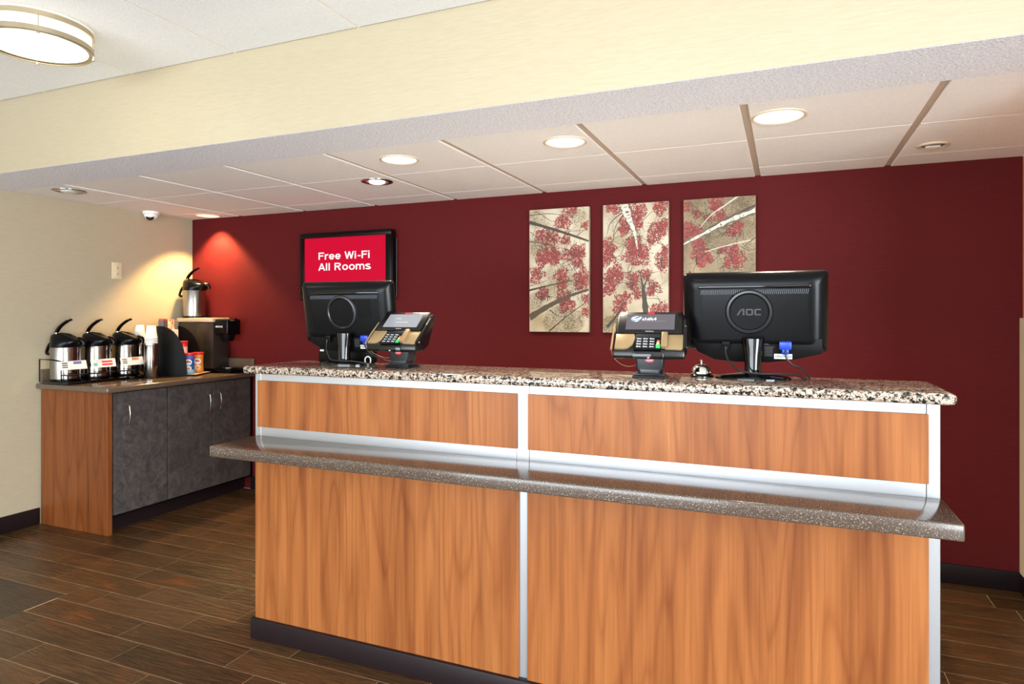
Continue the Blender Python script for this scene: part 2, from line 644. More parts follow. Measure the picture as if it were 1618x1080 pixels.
# ---- main ceiling
mainc = struct(B().box((XL, -4.0, ZM + 0.006), (2.6, YB0, ZM + 0.06), 'ceiling_tile').build('ceiling_main', sm=False))
MX = [XL] + [-3.60 + 0.6645 * i for i in range(-1, 10) if XL + .05 < -3.60 + 0.6645 * i < 2.55] + [2.6]
MY = sorted([-4.0] + [1.40 - 0.6645 * i for i in range(0, 8)] + [YB0])
for i in range(len(MX) - 1):
    for j in range(len(MY) - 1):
        g = 0.005
        B().box((MX[i] + g, MY[j] + g, ZM - 0.001), (MX[i + 1] - g, MY[j + 1] - g, ZM + 0.006), 'ceiling_tile', 0.0015, 1).build('ceiling_tile', mainc, sm=False)
for x in MX[1:-1]:
    B().box((x - .006, -4.0, ZM - .0005), (x + .006, YB0, ZM + .006), 'grid_white').build('grid_runner', mainc, sm=False)

# ================================================================ RECEPTION DESK
DX0, DX1, DY = -2.075, 0.395, 2.13
desk = thing('reception_desk', 'long reception desk with cherry wood panels, silver trim and a stone writing shelf', 'desk', (-0.84, 2.29, 0))
def dpart(b, name, **kw):
    o = b.build(name, desk, **kw)
    o.matrix_parent_inverse = Matrix.Translation((0.84, -2.29, 0))
    return o
dpart(B().box((DX0 + .002, DY + 0.012, 0.0), (DX1 - .002, 2.43, 1.112), 'wall_white'), 'carcass', sm=False)
for a, c in ((DX0, -2.044), (-0.876, -0.829), (0.362, DX1)):
    dpart(B().box((a, DY, 0.085), (c, DY + 0.012, 1.113), 'aluminium', 0.0012, 1), 'post', sm=False)
for a, c in ((-2.044, -0.876), (-0.829, 0.362)):
    dpart(B().box((a + .0006, DY + 0.001, 1.06), (c - .0006, DY + 0.012, 1.113), 'aluminium', 0.001, 1), 'top_rail', sm=False)
    dpart(B().box((a + .0006, DY + 0.001, 0.80), (c - .0006, DY + 0.012, 0.905), 'aluminium', 0.001, 1), 'middle_rail', sm=False)
for (a, c, z0, z1) in ((-2.055, -0.873, 0.889, 1.083), (-0.831, 0.366, 0.889, 1.083), (-2.066, -0.866, 0.085, 0.812), (-0.833, 0.366, 0.085, 0.812)):
    dpart(B().box((a, DY - 0.010, z0), (c, DY + 0.0005, z1), 'cherry_laminate', 0.001, 1), 'wood_panel', sm=False)
dpart(B().box((DX0 - .006, 2.106, 0.0), (DX1 + .002, DY + .012, 0.085), 'dark_base', 0.004, 2), 'kick_base')
dpart(B().box((DX0 + .003, 1.886, 0.807), (DX1 + .006, DY - 0.0003, 0.850), 'brown_solid_surface', 0.005, 3), 'writing_shelf')
mat('bounce_white', (236, 234, 230), 0.45)  # white for an unseen surface added behind the desk to bounce downlight upward
dpart(B().box((DX0 + .01, 2.4305, 0.72), (DX1 - .01, 3.06, 0.75), 'bounce_white', .002, 1), 'bounce_surface', sm=False)
for _x in (DX0 + .01, DX1 - .03):
    dpart(B().box((_x, 2.4305, 0.0), (_x + .02, 3.03, 0.72), 'bounce_white'), 'bounce_support', sm=False)
# granite top: a worktop of its own
gt = B()
gt.box((-2.108, 2.088, 1.1135), (0.428, 2.466, 1.1455), 'granite', 0.013, 4)
tag(gt.build('granite_countertop'), 'speckled granite countertop with rounded edges on top of the reception desk', 'countertop')

# ================================================================ MONITORS
ZG = 1.1455
def monitor(name, label, loc, rz, logo, cat='monitor'):
    t = thing(name, label, cat, loc, rz, None)
    # oval glossy base
    b = B()
    b.lathe([(0, 0), (1, 0), (1.0, .004), (.94, .009), (.5, .016), (.30, .020), (0, .020)], 'black_gloss', 40, (0, 0, 0), 0.120, 0.078)
    b.build('base', t)
    b = B()
    loops = []
    for z, rx, ry in ((0.016, .027, .023), (0.04, .026, .022), (0.08, .029, .023), (0.11, .034, .025), (0.134, .037, .026)):
        loops.append([(rx * math.cos(2 * PI * k / 24), -0.004 + ry * math.sin(2 * PI * k / 24), z) for k in range(24)])
    b.rings(loops, 'black_gloss')
    b.build('neck', t)
    # housing, tilted back; local origin at the middle of the panel
    W, Hh = 0.462, 0.272
    b = B()
    b.rings([rrect(W - .004, Hh - .004, .012, .046), rrect(W, Hh, .014, .042), rrect(W, Hh, .014, .030), rrect(W - .012, Hh - .010, .016, .018), rrect(W - .05, Hh - .040, .022, .002), rrect(W - .085, Hh - .066, .020, -.003), rrect(W - .12, Hh - .09, .016, -.004)], 'black_plastic')
    hs = b.build('housing', t, loc=(0, 0.0, 0.221), rot=(math.radians(9), 0, 0))
    # screen on the staff side
    B().box((-W / 2 + .016, .0462, -Hh / 2 + .018), (W / 2 - .016, .0475, Hh / 2 - .016), 'black_gloss').build('screen', hs, sm=False)
    # lower housing with the sockets
    b = B()
    b.prism([(-.205, -.085), (.212, -.085), (.214, -.136), (.13, -.158), (.05, -.170), (-.05, -.171), (-.13, -.163), (-.185, -.136)], -.0015, .036, 'black_matte', 'y', 0.004)
    b.build('socket_bay', hs)
    # vent slots: a row of raised ribs under the top edge
    b = B()
    n = 58
    for k in range(n):
        x = -0.168 + 0.336 * k / (n - 1)
        b.prism([(x - .0016, .064), (x + .0006, .064), (x + .0040, .080), (x + .0018, .080)], -.0068, -.003, 'rib_grey', 'y')
    o = b.build('vent_ribs', hs, sm=False)
    o['kind'] = 'stuff'
    B().box((-.178, -.0052, .083), (.178, -.003, .094), 'black_gloss', 0.003, 2).build('vent_groove', hs)
    b = B()
    for k in range(14):
        x = 0.02 + k * .0085
        b.box((x, -.0050, -.02), (x + .003, -.003, .066), 'black_plastic')
    o = b.build('back_ribs', hs, sm=False)
    o['kind'] = 'stuff'
    # round boss with the ring
    b = B()
    rot = Matrix.Translation((-.012, -.003, .004)) @ Matrix.Rotation(PI / 2, 4, 'X')
    b.lathe([(0, .006), (.060, .006), (.064, .003), (.064, 0)], 'black_plastic', 56, mtx=rot)
    b.build('round_boss', hs)
    b = B()
    b.lathe([(.0625, 0), (.0625, .007), (.0655, .0095), (.072, .0085), (.0765, .003), (.0775, 0)], 'ring_grey', 64, mtx=rot)
    b.build('ring', hs)
    if logo:
        b = B()
        y = -.0097
        def poly(pts):
            b.quad([(x - .012, y, z + .004) for x, z in pts], 'grey_text')
        h = .011
        # slanted A with no bar, O, C
        poly([(-.040, -h), (-.034, -h), (-.0205, h), (-.0265, h)])
        poly([(-.0265, h), (-.0145, h), (-.0145, h - .0045), (-.0285, h - .0045)])
        poly([(-.0200, -h), (-.0145, -h), (-.0145, h - .0045), (-.0200, h - .0045)])
        def arc(cx, w, hh, th, gap):
            N = 40
            o_, i_ = [], []
            for k in range(N + 1):
                a = gap + (2 * PI - 2 * gap) * k / N
                ca, sa = math.cos(a), math.sin(a)
                p = 0.38
                f = lambda c: math.copysign(abs(c) ** p, c)
                o_.append((cx + w * f(ca), hh * f(sa)))
                i_.append((cx + (w - th) * f(ca), (hh - th * .8) * f(sa)))
            for k in range(N):
                poly([o_[k], o_[k + 1], i_[k + 1], i_[k]])
        arc(.0015, .0115, h, .0052, 0.0)
        arc(.0285, .0115, h, .0052, 0.62)
        b.build('logo', hs, sm=False)
    # plugs and cables
    b = B()
    b.box((-.100, -.022, -.112), (-.074, .002, -.096), 'black_matte', 0.002)
    b.box((-.096, -.020, -.128), (-.078, -.004, -.111), 'black_matte', 0.003)
    b.build('power_plug', hs)
    b = B()
    b.box((.082, -.026, -.120), (.120, .0, -.094), 'vga_blue', 0.003)
    b.box((.090, -.022, -.138), (.112, -.004, -.119), 'vga_blue', 0.004)
    b.build('video_plug', hs)
    b = B()
    b.box((.066, -.0035, -.156), (.122, -.001, -.139), 'label_white')
    for k in range(11):
        b.box((.069 + k * .0048, -.0038, -.151), (.0722 + k * .0048, -.0034, -.145 + (k % 3) * .001), 'label_grey')
    b.build('serial_label', hs, sm=False)
    b = B()
    text_into(b, 'AOC', 'label_grey', .036, -.108, .014, .0055, -.0022) if logo else None
    for k in range(7):
        b.box((.036, -.0021, -.117 - k * .005), (.036 + (.032 if k == 0 else .026), -.0016, -.1155 - k * .005), 'rating_grey')
    b.build('rating_print', hs, sm=False)
    return t, hs

mat('vga_blue', (22, 60, 190), 0.35)
mat('label_white', (205, 205, 200), 0.5)
mat('label_grey', (120, 120, 122), 0.5)
mat('rating_grey', (70, 70, 72), 0.5)
mR, hsR = monitor('computer_monitor', 'black computer monitor seen from behind with grey letters in its ring, beside the service bell', (-0.103, 2.345, ZG), 0.0, True)
mL, hsL = monitor('computer_monitor', 'black computer monitor seen from behind in front of the red wall screen', (-1.776, 2.345, ZG), math.radians(3), False)
def cable(mon, pts, r, m, name='cable'):
    b = B()
    b.tube(catmull(pts, 8), r, m, 8)
    return b.build(name, mon)
mat('cable_black', (30, 30, 30), 0.4)
mat('cable_white', (225, 222, 215), 0.45)
cable(mR, [(-.087, -.008, .106), (-.086, -.018, .085), (-.070, -.050, .055), (-.03, -.082, .030), (.03, -.092, .024), (.09, -.07, .024), (.135, -.035, .018), (.158, .0, .0035), (.165, .05, .0035)], .0032, 'cable_black', 'power_cable')
cable(mR, [(.101, -.006, .098), (.103, -.012, .075), (.120, -.008, .052), (.145, .005, .040), (.165, .03, .022), (.175, .06, .0035), (.178, .09, .0035)], .0030, 'cable_black', 'video_cable')
cable(mL, [(-.087, -.008, .106), (-.086, -.012, .085), (-.07, -.035, .062), (-.045, -.055, .038), (-.02, -.07, .022), (.03, -.08, .020), (.08, -.06, .017), (.13, -.03, .008), (.15, .0, .0035)], .0030, 'cable_black', 'power_cable')
cable(mL, [(.101, -.006, .098), (.105, .002, .070), (.125, .015, .045), (.16, .03, .025), (.20, .05, .010), (.235, .07, .0032)], .0028, 'cable_black', 'video_cable')
# white cord loop beside the monitor foot
b = B()
b.tube([(.0165 * math.cos(a), .006 * math.sin(a * 0.5), .019 + .0165 * math.sin(a)) for a in [2 * PI * k / 28 for k in range(28)]], .0025, 'cable_white', 8, closed=True)
tag(b.build('cord_loop', loc=(-1.652, 2.335, ZG)), 'small white cord coiled in a loop on the granite beside the monitor foot', 'cord')
# small black desktop device behind the left monitor
dv = thing('receipt_printer', 'low black desktop device standing behind the monitor near the red wall screen', 'printer', (-1.84, 2.446, ZG))
b = B(); b.box((-.150, -.017, 0.0), (.150, .019, .066), 'black_matte', 0.006, 3); b.build('housing', dv)
mat('device_edge', (190, 175, 165), 0.4)
b = B(); b.box((.02, -.0182, .0575), (.128, -.0155, .0635), 'device_edge', .001, 1); b.build('paper_slot_edge', dv, sm=False)
b = B(); b.box((-.139, -.0177, .047), (-.117, -.0168, .055), 'label_white'); b.build('badge', dv, sm=False)

# ================================================================ CARD TERMINALS
mat('terminal_black', (12, 11, 11), 0.26, spec=0.4)
mat('terminal_tan', (156, 132, 95), 0.36, 0.4)
mat('screen_on', (14, 14, 16), 0.2, emit=(118, 112, 120), estr=1.2)
mat('screen_off', (120, 122, 128), 0.12, emit=(120, 122, 126), estr=0.35)
mat('logo_blue', (140, 195, 235), 0.4, emit=(150, 200, 240), estr=0.6)
mat('logo_white', (230, 235, 240), 0.4, emit=(225, 230, 240), estr=0.6)
mat('badge_red', (205, 30, 45), 0.3)
mat('badge_pink', (235, 170, 175), 0.4)
mat('key_grey', (46, 48, 52), 0.4)
mat('key_mark', (205, 208, 212), 0.4)
mat('key_green', (40, 190, 100), 0.4)
mat('key_yellow', (225, 190, 120), 0.4)
mat('key_red', (215, 90, 60), 0.4)
mat('slate_blue', (20, 23, 30), 0.3)

def terminal(label, loc, rz, lit):
    t = thing('card_terminal', label, 'card terminal', loc, rz)
    b = B(); b.box((-.058, -.046, 0), (.058, .046, .007), 'terminal_black', .003, 2); b.box((-.052, -.04, .007), (.052, .04, .014), 'slate_blue', .004, 2); b.build('base_plate', t)
    b = B()
    b.rings([rrect(.084, .066, .012, .014), rrect(.080, .060, .012, .022), rrect(.092, .062, .008, .030), rrect(.098, .066, .008, .082)], 'slate_blue', mtx=Matrix(((1, 0, 0, 0), (0, 0, 1, 0), (0, 1, 0, 0), (0, 0, 0, 1))))
    col = b.build('stand_column', t)
    b = B()
    b.lathe([(0, .0012), (.9, .0012), (1, 0)], 'badge_red', 28, mtx=Matrix.Translation((0, -.0335, .060)) @ Matrix.Rotation(PI / 2, 4, 'X') @ Matrix.Diagonal((.0155, .0075, 1, 1)))
    b.box((-.010, -.0352, .0592), (.010, -.0345, .0612), 'badge_pink')
    b.build('oval_badge', col)
    # wedge body. face frame: origin front top edge, v along the slope
    F0 = Vector((0, -.088, .096)); TOP = Vector((0, .046, .216))
    V = (TOP - F0); L = V.length; V.normalize(); Nn = V.cross(Vector((-1, 0, 0))); Nn = Vector((0, -V.z, V.y))
    b = B()
    b.prism([(-.088, .096), (.046, .216), (.058, .212), (.060, .198), (.012, .090), (-.030, .070), (-.083, .066), (-.090, .074)], -.118, .118, 'terminal_black', 'x', .006, seg=2)
    body = b.build('body', t)
    fr = Matrix(((1, 0, 0, F0.x), (0, V.y, Nn.y, F0.y), (0, V.z, Nn.z, F0.z), (0, 0, 0, 1)))  # (x, v, n) -> local
    def fbox(bb, x0, x1, v0, v1, n0, n1, m, bev=0.0015):
        bb.box((x0, v0, n0), (x1, v1, n1), m, bev, 2, mtx=fr)
    b = B(); fbox(b, -.108, .108, .074, L + .003, -.004, .010, 'terminal_black', .004); bz = b.build('screen_bezel', body)
    b = B(); fbox(b, -.082, .082, .091, L - .012, .0095, .0112, 'screen_on' if lit else 'screen_off', .0004); scn = b.build('screen', bz, sm=False)
    ft = lambda p: fr @ Vector((p.x, p.z, p.y))
    b = B()
    y = .0117
    if lit:
        def sw(pts, m):
            b.bm.faces.new([b.bm.verts.new(fr @ Vector((x, v, y))) for x, v in pts]).material_index = b.mi(m)
        sw([(-.068, .143), (-.060, .153), (-.048, .157), (-.040, .156), (-.050, .152), (-.056, .146)], 'logo_white')
        sw([(-.066, .139), (-.056, .144), (-.044, .146), (-.034, .156), (-.030, .150), (-.036, .139), (-.050, .135)], 'logo_blue')
        sw([(-.070, .138), (-.054, .131), (-.036, .135), (-.050, .128)], 'logo_white')
        text_into(b, 'shift4', 'logo_white', -.028, .136, .048, .014, y, tf=ft)
        fbox(b, -.03, .055, .1315, .1322, .0112, .0118, 'label_grey', 0)
    else:
        fbox(b, -.03, .028, .118, .1195, .0112, .0117, 'label_white', 0)
        fbox(b, -.04, -.012, .140, .1412, .0112, .0117, 'label_white', 0)
    b.build('screen_print', scn, sm=False)
    b = B()
    b.lathe([(0, .0015), (.9, .0015), (1, 0)], 'badge_red', 24, mtx=fr @ Matrix.Translation((.0, L - .006, .0098)) @ Matrix.Diagonal((.014, .0042, 1, 1)))
    b.build('top_badge', bz)
    b = B(); text_into(b, 'VeriFone', 'label_white', -.014, .0795, .028, .0058, .0104, tf=ft); b.build('maker_name', bz, sm=False)
    # tan shoulders and keypad well
    b = B(); b.prism([(-.112, .002), (-.112, .072), (-.050, .072), (-.046, .05), (-.052, .022), (-.068, .006), (-.08, .002)], -.002, .008, 'terminal_tan', 'z', .0025, mtx=fr); b.build('shoulder', body)
    b = B(); b.prism([(.112, .008), (.112, .072), (.055, .072), (.055, .004), (.106, .002)], -.002, .006, 'terminal_tan', 'z', .0025, mtx=fr); b.build('shoulder', body)
    b = B(); fbox(b, .041, .062, .006, .076, .0, .017, 'terminal_tan', .004); b.build('key_guard', body)
    b = B(); fbox(b, -.048, .042, -.004, .074, -.002, .0075, 'black_plastic', .002)
    fbox(b, -.044, .038, .054, .071, .0074, .0082, 'slate_blue', .0006)
    kp = b.build('keypad', body)
    b = B()
    for r in range(4):
        for c in range(3):
            x = -.041 + c * .0215; v = .041 - r * .0125
            fbox(b, x, x + .0185, v, v + .0095, .007, .0095, 'key_grey', .0008)
            fbox(b, x + .003, x + .0075, v + .003, v + .0072, .0092, .0098, 'key_mark', 0)
            fbox(b, x + .0095, x + .0155, v + .0035, v + .0062, .0092, .0097, 'key_mark', 0)
    fbox(b, .0245, .039, .0035, .0205, .007, .0100, 'key_green', .001)
    fbox(b, .0265, .036, .022, .031, .007, .0098, 'key_yellow', .001)
    fbox(b, .0275, .037, .0325, .040, .007, .0098, 'key_red', .001)
    o = b.build('keys', kp); o['kind'] = 'stuff'
    # card slot under the keypad, side swipe slot with its lamps, stylus
    b = B(); b.box((-.052, -.094, .069), (.050, -.084, .089), 'black_gloss', .002); b.box((-.002, -.0955, .071), (.004, -.0935, .074), 'key_mark'); b.build('card_slot', body)
    b = B(); fbox(b, .110, .124, .010, .150, -.030, .006, 'terminal_black', .004); fbox(b, .1232, .1246, .018, .022, -.006, -.002, 'key_mark', 0); fbox(b, .116, .121, .108, .116, .0055, .008, 'steel', .001); b.build('swipe_reader', body)
    b = B(); b.tube([fr @ Vector(p) for p in ((-.123, .0, .002), (-.123, .06, .004), (-.1215, .125, .004))], [.0035, .0035, .002], 'terminal_tan', 8); b.build('stylus', body)
    b = B(); b.tube(catmull([fr @ Vector((-.122, .0, .0)), (-.117, -.07, .070), (-.098, -.03, .045), (-.075, -.012, .036), (-.046, -.006, .040)], 8), .0011, 'cable_white' if False else 'terminal_tan', 6); b.build('stylus_cord', t)
    return t
terminal('card payment terminal with a blue and white logo on its screen, beside the service bell', (-0.432, 2.262, ZG), math.radians(6), True)
terminal('card payment terminal with a pale grey screen, beside the monitor below the wall screen', (-1.452, 2.30, ZG), math.radians(-2), False)

# service bell
bl = thing('service_bell', 'small chrome service bell between the card terminal and the lettered monitor', 'bell', (-0.272, 2.352, ZG))
b = B(); b.lathe([(0, 0), (.040, 0), (.040, .003), (.036, .008), (.030, .010), (0, .010)], 'black_gloss', 36); b.build('base', bl)
b = B(); b.lathe([(.035, .010), (.0355, .012), (.034, .020), (.029, .031), (.020, .039), (.008, .043), (0, .0435)], 'chrome', 40); b.build('dome', bl)
b = B(); b.lathe([(.0035, .042), (.0025, .047), (.0025, .051), (.0055, .052), (.006, .055), (.004, .058), (0, .0585)], 'chrome', 20); b.build('button', bl)

# ================================================================ WALL SCREEN
TXL, TXR, TZ0, TZ1, TYF = -3.312, -2.52, 1.465, 1.957, 3.848
tv = thing('wall_screen', 'black framed wall screen showing a red Free Wi-Fi All Rooms message', 'television', ((TXL + TXR) / 2, TYF, TZ0))
mat('screen_red', (8, 1, 2), 0.35, spec=0.1, emit=(208, 0, 48), estr=1.33)
mat('screen_white', (30, 30, 30), 0.4, emit=(250, 250, 252), estr=1.35)
W2, HT = (TXR - TXL) / 2, TZ1 - TZ0
b = B()
b.rings([rrect(W2 * 2 - .01, HT - .01, .006, .0, 4, 0, HT / 2), rrect(W2 * 2, HT, .008, .004, 4, 0, HT / 2), rrect(W2 * 2, HT, .008, .040, 4, 0, HT / 2), rrect(W2 * 2 - .03, HT - .05, .008, .0715, 4, 0, HT / 2)], 'black_plastic')
hs = b.build('housing', tv)
b = B()
fw = .045
for (x0, x1, z0, z1) in ((-W2, W2, HT - .038, HT), (-W2, W2, 0, .045), (-W2, -W2 + .038, .045, HT - .038), (W2 - .048, W2, .045, HT - .038)):
    b.box((x0 + .001, -.008, z0 + .001), (x1 - .001, .004, z1 - .001), 'black_plastic', .002, 2)
b.build('bezel', tv)
sc0, sc1 = -W2 + .038, W2 - .048
b = B(); b.box((sc0, -.002, .045), (sc1, .003, HT - .038), 'screen_red'); scr = b.build('screen', tv, sm=False)
b = B()
sw_ = sc1 - sc0
def stroke(b, pts, th, m, f, y):
    P = [Vector((p[0], 0, p[1])) for p in pts]
    n = len(P); prev = None
    closed = (P[0] - P[-1]).length < 1e-6
    for i, p in enumerate(P):
        if closed:
            d0 = (P[i] - P[i - 1]) if i else (P[0] - P[-2]); d1 = (P[i + 1] - P[i]) if i < n - 1 else (P[1] - P[0])
        else:
            d0 = P[i] - P[max(i - 1, 0)]; d1 = P[min(i + 1, n - 1)] - P[i]
        if d0.length < 1e-9: d0 = d1
        if d1.length < 1e-9: d1 = d0
        d = d0.normalized() + d1.normalized(); d.normalize()
        k = 1.0 / max(0.5, d.dot(d1.normalized()))
        nn = Vector((-d.z, 0, d.x)) * th / 2 * k
        cur = (p + nn, p - nn)
        if prev:
            b.quad([f(q) for q in (prev[0], prev[1], cur[1], cur[0])], m)
        prev = cur
def ell(cx, cz, rx, rz, a0, a1, n=20):
    return [(cx + rx * math.cos(math.radians(a0 + (a1 - a0) * k / n)), cz + rz * math.sin(math.radians(a0 + (a1 - a0) * k / n))) for k in range(n + 1)]
TH = .165
def glyph(c):
    h = TH / 2; xh = .74
    if c == 'F': return .74, [[(h, 0), (h, 1)], [(0, 1 - h), (.70, 1 - h)], [(0, .53), (.62, .53)]]
    if c == 'r': return .48, [[(h, 0), (h, xh)], ell(.40, .42, .40 - h, .32 - h + .01, 165, 78, 8)]
    if c == 'e': return .72, [[(h, .35), (.66, .35)], ell(.34, xh / 2, .34 - h + .02, xh / 2 - h + .015, -8, 325, 26)] if False else [[(h, .355), (.655, .355)], ell(.345, xh / 2, .345 - h, xh / 2 - h + .012, 0, 322, 26)]
    if c == 'o': return .76, [ell(.36, xh / 2, .36 - h, xh / 2 - h + .012, 0, 360, 30)]
    if c == 'W': return 1.16, [[(.06, 1), (.30, .02)], [(.30, .02), (.555, .98)], [(.555, .98), (.81, .02)], [(.81, .02), (1.05, 1)]]
    if c == 'i': return .27, [[(h, 0), (h, xh)], [(h, .83), (h, 1)]]
    if c == 'l': return .27, [[(h, 0), (h, 1)]]
    if c == '-': return .46, [[(.04, .36), (.40, .36)]]
    if c == 'A': return .88, [[(.07, 0), (.42, .98)], [(.42, .98), (.77, 0)], [(.19, .30), (.65, .30)]]
    if c == 'R': return .88, [[(h, 0), (h, 1)], [(h, 1 - h), (.46, 1 - h)] + ell(.46, .735, .24, .265 - h, 90, -90, 12) + [(h, .47 + .07 - h + .01)], [(.40, .48), (.72, 0)]]
    if c == 'm': return 1.08, [[(h, 0), (h, xh)], [(h, .42)] + ell(.30, .46, .30 - h, .30 - h, 160, 0, 10) + [(.60 - h, 0)], [(.60 - h, .42)] + ell(.742, .46, .30 - h, .30 - h, 160, 0, 10) + [(1.042 - h, 0)]]
    if c == 's': return .68, [ell(.325, .545, .245, .125, 25, 200, 12) + ell(.325, .19, .255, .125, 65, -165, 16)]
    return .36, []
def letter(b, txt, m, x0, z0, width, height, y):
    tot = 0; items = []
    for ch in txt:
        adv, st = glyph(ch); items.append((tot, st)); tot += adv + .055
    tot -= .055
    for ox, st in items:
        b = B()
        for p in st:
            stroke(b, p, TH, m, lambda q, ox=ox: (x0 + (q.x + ox) / tot * width, y, z0 + q.z * height), y)
        if st:
            b.build('letter', scr, sm=False)
letter(None, 'Free Wi-Fi', 'screen_white', sc0 + sw_ * .180, 1.760 - TZ0, sw_ * .640, .053, -.0026)
letter(None, 'All Rooms', 'screen_white', sc0 + sw_ * .178, 1.681 - TZ0, sw_ * .650, .053, -.0026)
b = B(); b.tube([(W2 + .004, .055, .02), (W2 + .004, .055, HT - .06)], .004, 'cable_black', 8); b.build('side_cable', tv)

# ================================================================ CANVAS ART
mat('canvas_cream', (232, 222, 198), 0.6)
mat('canvas_tan', (186, 166, 132), 0.6)
mat('leaf_red', (140, 46, 46), 0.6)
mat('leaf_rose', (156, 74, 68), 0.6)
mat('leaf_dark', (106, 32, 34), 0.6)
mat('twig_olive', (98, 86, 58), 0.6)
mat('branch_dark', (66, 57, 44), 0.6)
mat('branch_brown', (80, 68, 54), 0.6)
mat('bark_white', (206, 200, 186), 0.6)
mat('bark_grey', (96, 90, 78), 0.6)
t = NT(MATS['canvas_cream']); _f = t.noise(t.coords((5, 5, 5)), 1, 2); t.color(t.ramp(_f, [(0.35, (170, 154, 124)), (0.6, (204, 194, 172))]))
t = NT(MATS['canvas_tan']); _f = t.noise(t.coords((6, 6, 5)), 1, 3); t.color(t.ramp(_f, [(0.35, (116, 100, 78)), (0.62, (166, 148, 118))]))

